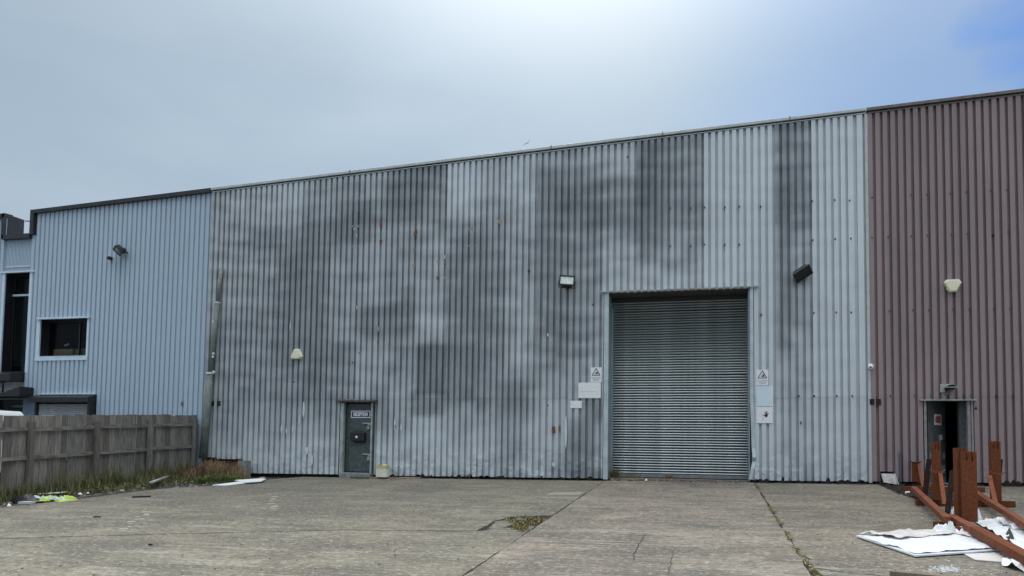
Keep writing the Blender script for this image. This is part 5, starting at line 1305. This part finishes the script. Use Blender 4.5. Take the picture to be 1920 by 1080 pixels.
cut = mat('stained_cream', (0.60, 0.50, 0.24), 0.6, 0, 10, 0.3)
bb = B(); n = 16
def rr(u, w_, d_): a_ = 2*pi*u+pi/4; m_ = max(abs(cos(a_)), abs(sin(a_))); r_ = 1/m_*(1-0.08*(1/m_-1)/0.414); return cos(a_)*r_*w_, sin(a_)*r_*d_
bb.grid(lambda u, v: (cx_+rr(u, w2, d2)[0]*(1 if v < .93 else .97), cy_+rr(u, w2, d2)[1]*(1 if v < .93 else .97), cz_+hh*v+(0.02*sin(u*19) if v > .95 else 0)), 32, 14)
bb.v.append((cx_, cy_, cz_)); 
bb.done('can_body', mat('yellowed_white', (0.74, 0.73, 0.60), 0.5, 0, 6, 0.12), t, solid=0.004)
bb = B(); bb.grid(lambda u, v: (cx_+rr(u, w2*1.01, d2*1.01)[0], cy_+rr(u, w2*1.01, d2*1.01)[1], cz_+hh*0.72+hh*0.27*v), 32, 4); bb.done('stained_band', cut, t)
B().tube([(cx_-0.09, cy_-0.06, cz_+hh-.02), (cx_-0.09, cy_-0.06, cz_+hh+0.03)], 0.03, 10).done('spout', cut, t)
B().box(cx_-0.02, cx_+0.12, cy_-0.02, cy_+0.01, cz_+hh-0.01, cz_+hh+0.035).done('handle', mat('yellowed_white', (0.7, 0.7, 0.6)), t, bevel=0.01)
B().box(cx_-w2+.01, cx_+w2-.01, cy_-d2+.01, cy_+d2-.01, cz_, cz_+0.02).done('can_base', cut, t)
# pale litter at shutter
g_ = G(1217, 897); tag(blob_cloth(g_.x, -0.15, zg(g_.x, -.15)+0.02, .035, .03, .05, 3, WHITE, 'litter', loc=(g_.x, -.15, g_.z), n=10), 'small white scrap at the foot of the roller shutter', 'litter')
# dirt and leaves along the wall foot, coloured dark to double as contact shadow
bb = B(); rnd = random.Random(31)
for k in range(700):
    x = rnd.uniform(-9, 12); yy_ = -abs(rnd.gauss(0, 0.07))-0.03; s = rnd.uniform(0.008, 0.03)*(1.3 if x > 1 else 0.8)
    if SH[0] < x < SH[1] and rnd.random() < .6: continue
    bb.obox((x, yy_, zg(x, yy_)+s*0.3), (1, rnd.uniform(-1, 1), 0.2), (0.2, 1, 0), (0, 0, 1), s, s*0.7, s*0.5)
tag(bb.done('dirt', SOIL), 'line of dirt and dead leaves, dark as painted contact shadow, along the foot of the warehouse wall', 'dirt', kind='stuff')
bb = B()  # irregular black bits paint contact shade into the gap under the cladding
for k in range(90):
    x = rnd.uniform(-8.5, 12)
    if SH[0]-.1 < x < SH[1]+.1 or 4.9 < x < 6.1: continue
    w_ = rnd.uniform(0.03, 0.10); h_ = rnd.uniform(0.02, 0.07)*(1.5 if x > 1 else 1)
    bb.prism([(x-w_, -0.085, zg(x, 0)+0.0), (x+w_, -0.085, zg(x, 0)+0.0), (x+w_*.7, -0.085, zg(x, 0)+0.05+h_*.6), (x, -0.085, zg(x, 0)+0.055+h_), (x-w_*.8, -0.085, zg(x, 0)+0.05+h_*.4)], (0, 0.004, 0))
tag(bb.done('dark_bits', mat('gap_black', (0.018, 0.02, 0.014), 1.0)), 'irregular black bits painting the dark gap along the bottom of the cladding', 'dark_bits', kind='stuff')
# dark rubble near the rusty frames
bb = B()
for k in range(1500):
    u = rnd.random(); v = rnd.random()
    px = 1655+u*100+v*30; py = 911+v*36*(0.4+0.6*u)+rnd.uniform(-2, 2)
    g_ = G(px, py); s = rnd.uniform(0.012, 0.05)*(0.6+rnd.random()**3)
    bb.obox((g_.x, g_.y, g_.z-0.01+s*0.2), (rnd.uniform(-1, 1), rnd.uniform(-1, 1), rnd.uniform(-.3, .3)), (0.3, 1, 0.1), (0, 0, 1), s, s*0.7, s*0.35)
tag(bb.done('rubble', mat('dark_rubble', (0.045, 0.036, 0.027), 1.0, 0, 9, 0.6)), 'dark crumbled earth and rubble beside the rusty frames', 'rubble', kind='stuff')
bb = B()
for k in range(260):
    px = rnd.uniform(1600, 1900); py = rnd.gauss(1071, 3.5) if rnd.random() < .4 else rnd.uniform(960, 1080)
    g_ = G(px, py); s = rnd.uniform(0.003, 0.009)
    if rnd.random() < .75: px = rnd.gauss(1775, 16); py = rnd.gauss(1067, 3); g_ = G(px, py)
    bb.obox((g_.x, g_.y, g_.z+s*0.5), (rnd.uniform(-1, 1), 1, 0), (1, 0.2, 0), (0, 0, 1), s, s, s*0.6)
tag(bb.done('crumbs', WHITE), 'scatter of white polystyrene crumbs on the stained concrete', 'litter', kind='stuff')
bb = B()
for k in range(260):
    px = rnd.uniform(0, 1900); py = rnd.uniform(915, 1079)
    g_ = G(px, py); s = rnd.uniform(0.003, 0.008)
    bb.obox((g_.x, g_.y, g_.z+s*0.3), (rnd.uniform(-1, 1), 1, 0), (1, 0.2, 0), (0, 0, 1), s*1.6, s*0.8, s*0.5)
tag(bb.done('grit', STK), 'dark grit and leaf crumbs scattered over the concrete yard', 'grit', kind='stuff')

# ------------------------------------------------------------------ rusty steel stillages
def upright(root, x, y, zb, h, w, d, notch=True, m=RUST, label=None):
    """H-section post with slots burnt into its top edge"""
    bb = B(); t_ = 0.02; zt = zb+h
    if notch:
        s0 = w*0.30; nd = 0.13
        # front flange with two slots
        for (xa, xb, top) in ((-w/2, -w/2+s0-0.012, zt), (-w/2+s0-0.012, -w/2+s0+0.014, zt-nd), (-w/2+s0+0.014, w/2-s0-0.014, zt+0.004), (w/2-s0-0.014, w/2-s0+0.012, zt-nd*1.1), (w/2-s0+0.012, w/2, zt-0.006)):
            bb.box(x+xa, x+xb, y-d/2, y-d/2+t_, zb, top)
    else: bb.box(x-w/2, x+w/2, y-d/2, y-d/2+t_, zb, zt)
    bb.box(x-w/2, x+w/2, y+d/2-t_, y+d/2, zb, zt)
    o = bb.done('upright', m, root, label=label)
    B().box(x-w/2-0.001, x-w/2+t_, y-d/2+t_+.001, y+d/2-t_-.001, zb, zt-0.002).done('web', m, o)
    B().box(x+w/2-t_, x+w/2+.001, y-d/2+t_+.001, y+d/2-t_-.001, zb, zt-0.01).done('web', m, o)
    return o
def hook(root, x, y, z, w, m=RUSTP):
    pts = [(x-w/2+w*i/8, y-0.02, z+0.05*(2*i/8-1)**2) for i in range(9)]
    return B().tube(pts, 0.011, 6).done('hook', m, root)
# rear skid: two rails joined by cross beams, three uprights
sk = thing('steel_stillage', 'rusty steel skid frame with uprights standing before the half open door', 'steel frame', (4.6, -2.5, zg(4.6, -2.5)), 'rusty steel frames')
def on(px, py, dz): return G(px, py, dz)
def zr(x, y, h): return Vector((x, y, zg(x, y)+h))
a = on(1713, 911, 0.22); c = on(1775, 966, 0.22)
B().bar(zr(a.x, a.y, 0.165), zr(c.x, c.y, 0.155), 0.10, 0.09).done('rail', RUSTP, sk)
Lx = lambda y: a.x+(c.x-a.x)*(y-a.y)/(c.y-a.y)
a2 = on(1828, 921, 0.2); c2 = on(1935, 985, 0.2)
B().bar(zr(a2.x, a2.y, 0.165), zr(c2.x, c2.y, 0.155), 0.10, 0.09).done('rail', RUSTP, sk)
Rx = lambda y: a2.x+(c2.x-a2.x)*(y-a2.y)/(c2.y-a2.y)
q1 = on(1692, 912, 0.1); q2 = on(1845, 914, 0.1)
B().bar(zr(q1.x, q1.y, 0.055), zr(q2.x, q1.y, 0.055), 0.12, 0.10).done('cross_beam', RUST, sk)
q1 = on(1717, 937, 0.1); q2 = on(1911, 943, 0.1)
B().bar(zr(q1.x, q1.y, 0.055), zr(q2.x, q1.y, 0.055), 0.14, 0.10).done('cross_beam', RUST, sk)
yu = q1.y-0.02
h2 = G(1753, 937); xL = W(1753, 900, yu).x
upright(sk, xL, yu-0.1, zg(xL, yu)+0.11, 1.06, 0.13, 0.12)
xR = W(1864.5, 900, yu).x
upright(sk, xR, yu-0.05, zg(xR, yu)+0.08, 1.10, 0.155, 0.12)
y3 = -0.55; x3 = W(1717, 880, y3).x; upright(sk, x3, y3, zg(x3, y3)+0.11, 0.46, 0.145, 0.10, notch=False)
def strut(p_top, p_bot, Y1, Y2, w_, m, root):
    B().bar(W(*p_top, Y1), W(*p_bot, Y2), w_, w_*0.7).done('strut', m, root)
strut((1723, 870), (1731, 914), y3-0.06, y3-0.65, 0.07, RUSTP, sk)
strut((1742, 862), (1734, 929), yu+0.9, yu+0.5, 0.08, RUSTD, sk)
strut((1763, 888), (1771, 947), yu-0.15, yu-1.1, 0.065, RUSTP, sk)
strut((1786, 884), (1776, 968), yu-1.0, yu-1.9, 0.08, RUSTD, sk)
strut((1855, 893), (1868, 951), yu-0.12, yu-1.0, 0.07, RUSTP, sk)
strut((1877, 862), (1874, 900), yu+0.3, yu+0.1, 0.05, RUSTD, sk)
h_ = W(1756, 886, yu-0.25); hook(sk, h_.x+0.01, h_.y, h_.z, 0.26)
h_ = W(1868, 889, yu-0.25); hook(sk, h_.x+0.02, h_.y, h_.z, 0.26)
h_ = W(1717, 868, y3-0.12); hook(sk, h_.x, h_.y, h_.z-0.01, 0.24, RUSTD)
# front skid
y1_ = G(1811, 985).y; 
sk2 = thing('steel_stillage', 'largest and nearest rusty steel frame with a double notched upright', 'steel frame', (3.8, y1_, zg(3.8, y1_)), 'rusty steel frames')
a = on(1781, 962, 0.17); c = on(1920, 1036, 0.17); d_ = (c-a); c = a+d_*1.5
B().bar(zr(a.x, a.y, 0.115), zr(c.x, c.y, 0.115), 0.12, 0.085).done('rail', RUSTP, sk2)
m_ = a+d_*0.42
B().bar(zr(m_.x, m_.y, 0.1215), zr(c.x, c.y, 0.1215), 0.14, 0.10).done('rail', RUST, sk2)
f1 = on(1751, 979, 0.08); f2 = on(1797, 981, 0.08); B().bar(zr(f1.x, f1.y, 0.045), zr(f2.x+.1, f1.y, 0.045), 0.10, 0.085).done('foot', RUST, sk2)
f1 = on(1770, 988, 0.08); f2 = on(1820, 990, 0.08); B().bar(zr(f1.x, f1.y-.05, 0.05), zr(f2.x+.1, f1.y-.05, 0.05), 0.12, 0.09).done('foot', RUST, sk2)
ux = W(1815.5, 940, y1_).x
upright(sk2, ux, y1_-0.05, zg(ux, y1_)+0.06, 1.06, 0.195, 0.10)
uy = y1_+0.17; ux2 = W(1798.5, 940, uy).x
upright(sk2, ux2+0.02, uy, zg(ux2, uy)+0.06, 1.11, 0.13, 0.22)
tg = W(1896, 1016, G(1896, 1016, .1).y)
# rusty plate offcut between the sheets
P3 = [G(*p) for p in ((1884, 1010), (1893, 1003), (1902, 1015), (1899, 1020))]
bb = B(); c = P3[0]
bb.prism([(p.x, p.y, zg(p.x, p.y)+0.03+(.07 if i == 1 else 0)) for i, p in enumerate(P3)][::-1], (0, 0, 0.01)); tag(bb.done('steel_offcut', STK, loc=tuple(c)), 'dark triangular offcut showing between rail and white sheet', 'offcut')
tag(B().bar(on(1670, 1078, .1), on(1830, 1094, .1), 0.12, 0.09).done('timber', TIMB, loc=tuple(G(1670, 1080))), 'brown timber beam end at the bottom edge, before the white sheets', 'timber')

# ------------------------------------------------------------------ white sheets
def crumple_sheet(pts, m, name, label, seed, amp=0.035, nu=34, nv=26, dz=0.02, edge_lift=0.0, root=None, cat='sheet', part=None):
    A, Bq, Cq, Dq = [Vector((*gp(*p), 0)) for p in pts]
    bb = B()
    def fn(u, v):
        p = (A*(1-u)+Bq*u)*(1-v)+(Dq*(1-u)+Cq*u)*v
        wv = 0.05*mnoise.noise(Vector((u*5, v*5, seed+9)))
        x = p.x+wv; y = p.y+0.05*mnoise.noise(Vector((u*5, v*5, seed+19)))
        r1 = 1-abs(mnoise.noise(Vector((x*3.1, y*2.2, seed)))*2); r2 = 1-abs(mnoise.noise(Vector((x*8, y*6, seed+3)))*2)
        z = amp*max(0, r1)**3*1.2+amp*0.4*max(0, r2)**2
        return (x, y, zg(x, y)+dz+z)
    bb.grid(fn, nu, nv)
    o = bb.done(name, m, root, loc=None if root is not None else tuple((A+Cq)/2), smooth=True)
    if label: tag(o, label, cat)
    return o
flat([(1605, 1008), (1716, 1046), (1893, 1034), (1838, 998), (1770, 996)], mat('white_sheet_board', (0.74, 0.78, 0.83), 0.4, 0, 3, 0.07, 0.15, 6), 'white_sheet', 'large flat white board lying on the concrete before the rusty frame', th=0.018, dz=0.012)
flat([(1808, 1040), (1828, 1051), (1889, 1056), (1897, 1047), (1892, 1036)], mat('dusty_board', (0.62, 0.60, 0.58), 0.6, 0, 4, 0.15), 'white_sheet', 'smaller dusty pale board under the edge of the large white one', th=0.01, dz=0.001)
crumple_sheet([(1609, 1009), (1716, 1044), (1888, 1032), (1835, 1000)], SHEETW, 'plastic_sheet', 'thin white plastic film smoothed over the large white board', 41, 0.016, 60, 34, 0.031)
crumple_sheet([(1612, 1007), (1690, 1017), (1790, 1009), (1775, 998)], SHEETP, 'plastic_sheet', 'creased translucent plastic film lying over the back of the white board', 2, 0.03, 40, 18, 0.05)
t = thing('plastic_wrap', 'crumpled white plastic wrap bunched up at the foot of the tall upright', 'wrap', tuple(G(1785, 1000)))
rnd = random.Random(4)
for k, (px, py, rx, rz) in enumerate([(1766, 1003, .15, .16), (1782, 1004, .085, .20), (1812, 1001, .13, .13), (1790, 1002, .12, .07)]):
    g_ = G(px, py); blob_cloth(g_.x, g_.y, g_.z+0.01, rx, rx*0.8, rz, 11.3+k*3.3, SHEETW, 'fold', t, n=30)
crumple_sheet([(1775, 1006), (1800, 1004), (1850, 1009), (1842, 1016)], SHEETP, 'fold', None, 22, 0.03, 20, 10, 0.035, root=t)
crumple_sheet([(1826, 979), (1868, 976), (1935, 1010), (1935, 1045)], SHEETW, 'plastic_sheet', 'white plastic sheet spread under the right side of the near frame', 5, 0.035, 40, 34, 0.012)
crumple_sheet([(1862, 981), (1945, 984), (1960, 1003), (1905, 1001)], SHEETW, 'plastic_sheet', 'rumpled white plastic film at the right edge, behind the spread sheet', 8, 0.06, 36, 20, 0.02)
crumple_sheet([(1879, 1062), (1897, 1036), (1960, 1050), (1945, 1082)], SHEETW, 'plastic_sheet', 'crumpled white plastic sheet at the lower right corner', 15, 0.05, 36, 26, 0.012)
for k, (px, py, r, h) in enumerate([(1833, 975, .075, .17), (1788, 966, .06, .14)]):
    g_ = G(px, py); tag(blob_cloth(g_.x, g_.y, g_.z, r, r*0.8, h, 31+k*2, SHEETW, 'plastic_wrap', loc=tuple(g_), n=20), ['small upright twist of white plastic right of the tall upright', 'small bunch of white plastic left behind the tall upright'][k], 'wrap')
flat([(1771, 970), (1800, 966), (1806, 972), (1782, 974)], WHITE, 'discarded_board', 'white scrap of panel on the ground behind the near upright', th=0.006, dz=0.008)
flat([(1697, 925), (1706, 924.5), (1706, 926.5), (1697, 927)], WHITE, 'litter', 'small white brick-shaped scrap on the dark rubble', 'litter', th=0.03)

# ------------------------------------------------------------------ gull
c = CAM+ray(988, 267).normalized()*48
t = thing('gull', 'gull gliding just above the grey roofline', 'bird', tuple(c))
k = 48/FPX
def gpnt(dx, dy, d=0): return c+RT*dx*k-UP*dy*k+FW*d
B().tube([gpnt(-1.5, 1.5), gpnt(1, 0.2), gpnt(3, -1)], [0.02, 0.06, 0.03], 8).done('body', GULLW, t)
bb = B(); bb.prism([gpnt(1, 0.8), gpnt(3, -0.8), gpnt(5.6, -6.2)], tuple(FW*0.02)); bb.done('wing', GULL, t)
bb = B(); bb.prism([gpnt(1, 0), gpnt(0, 1.5), gpnt(-6.5, 5.4), gpnt(-5, 3)], tuple(FW*0.02)); bb.done('wing', mat('gull_wing_pale', (0.5, 0.52, 0.54), 0.8), t)
B().prism([gpnt(-1, 1), gpnt(-1, 2), gpnt(-3.5, 3), gpnt(-3, 2)], tuple(FW*0.02)).done('tail', GULLW, t)
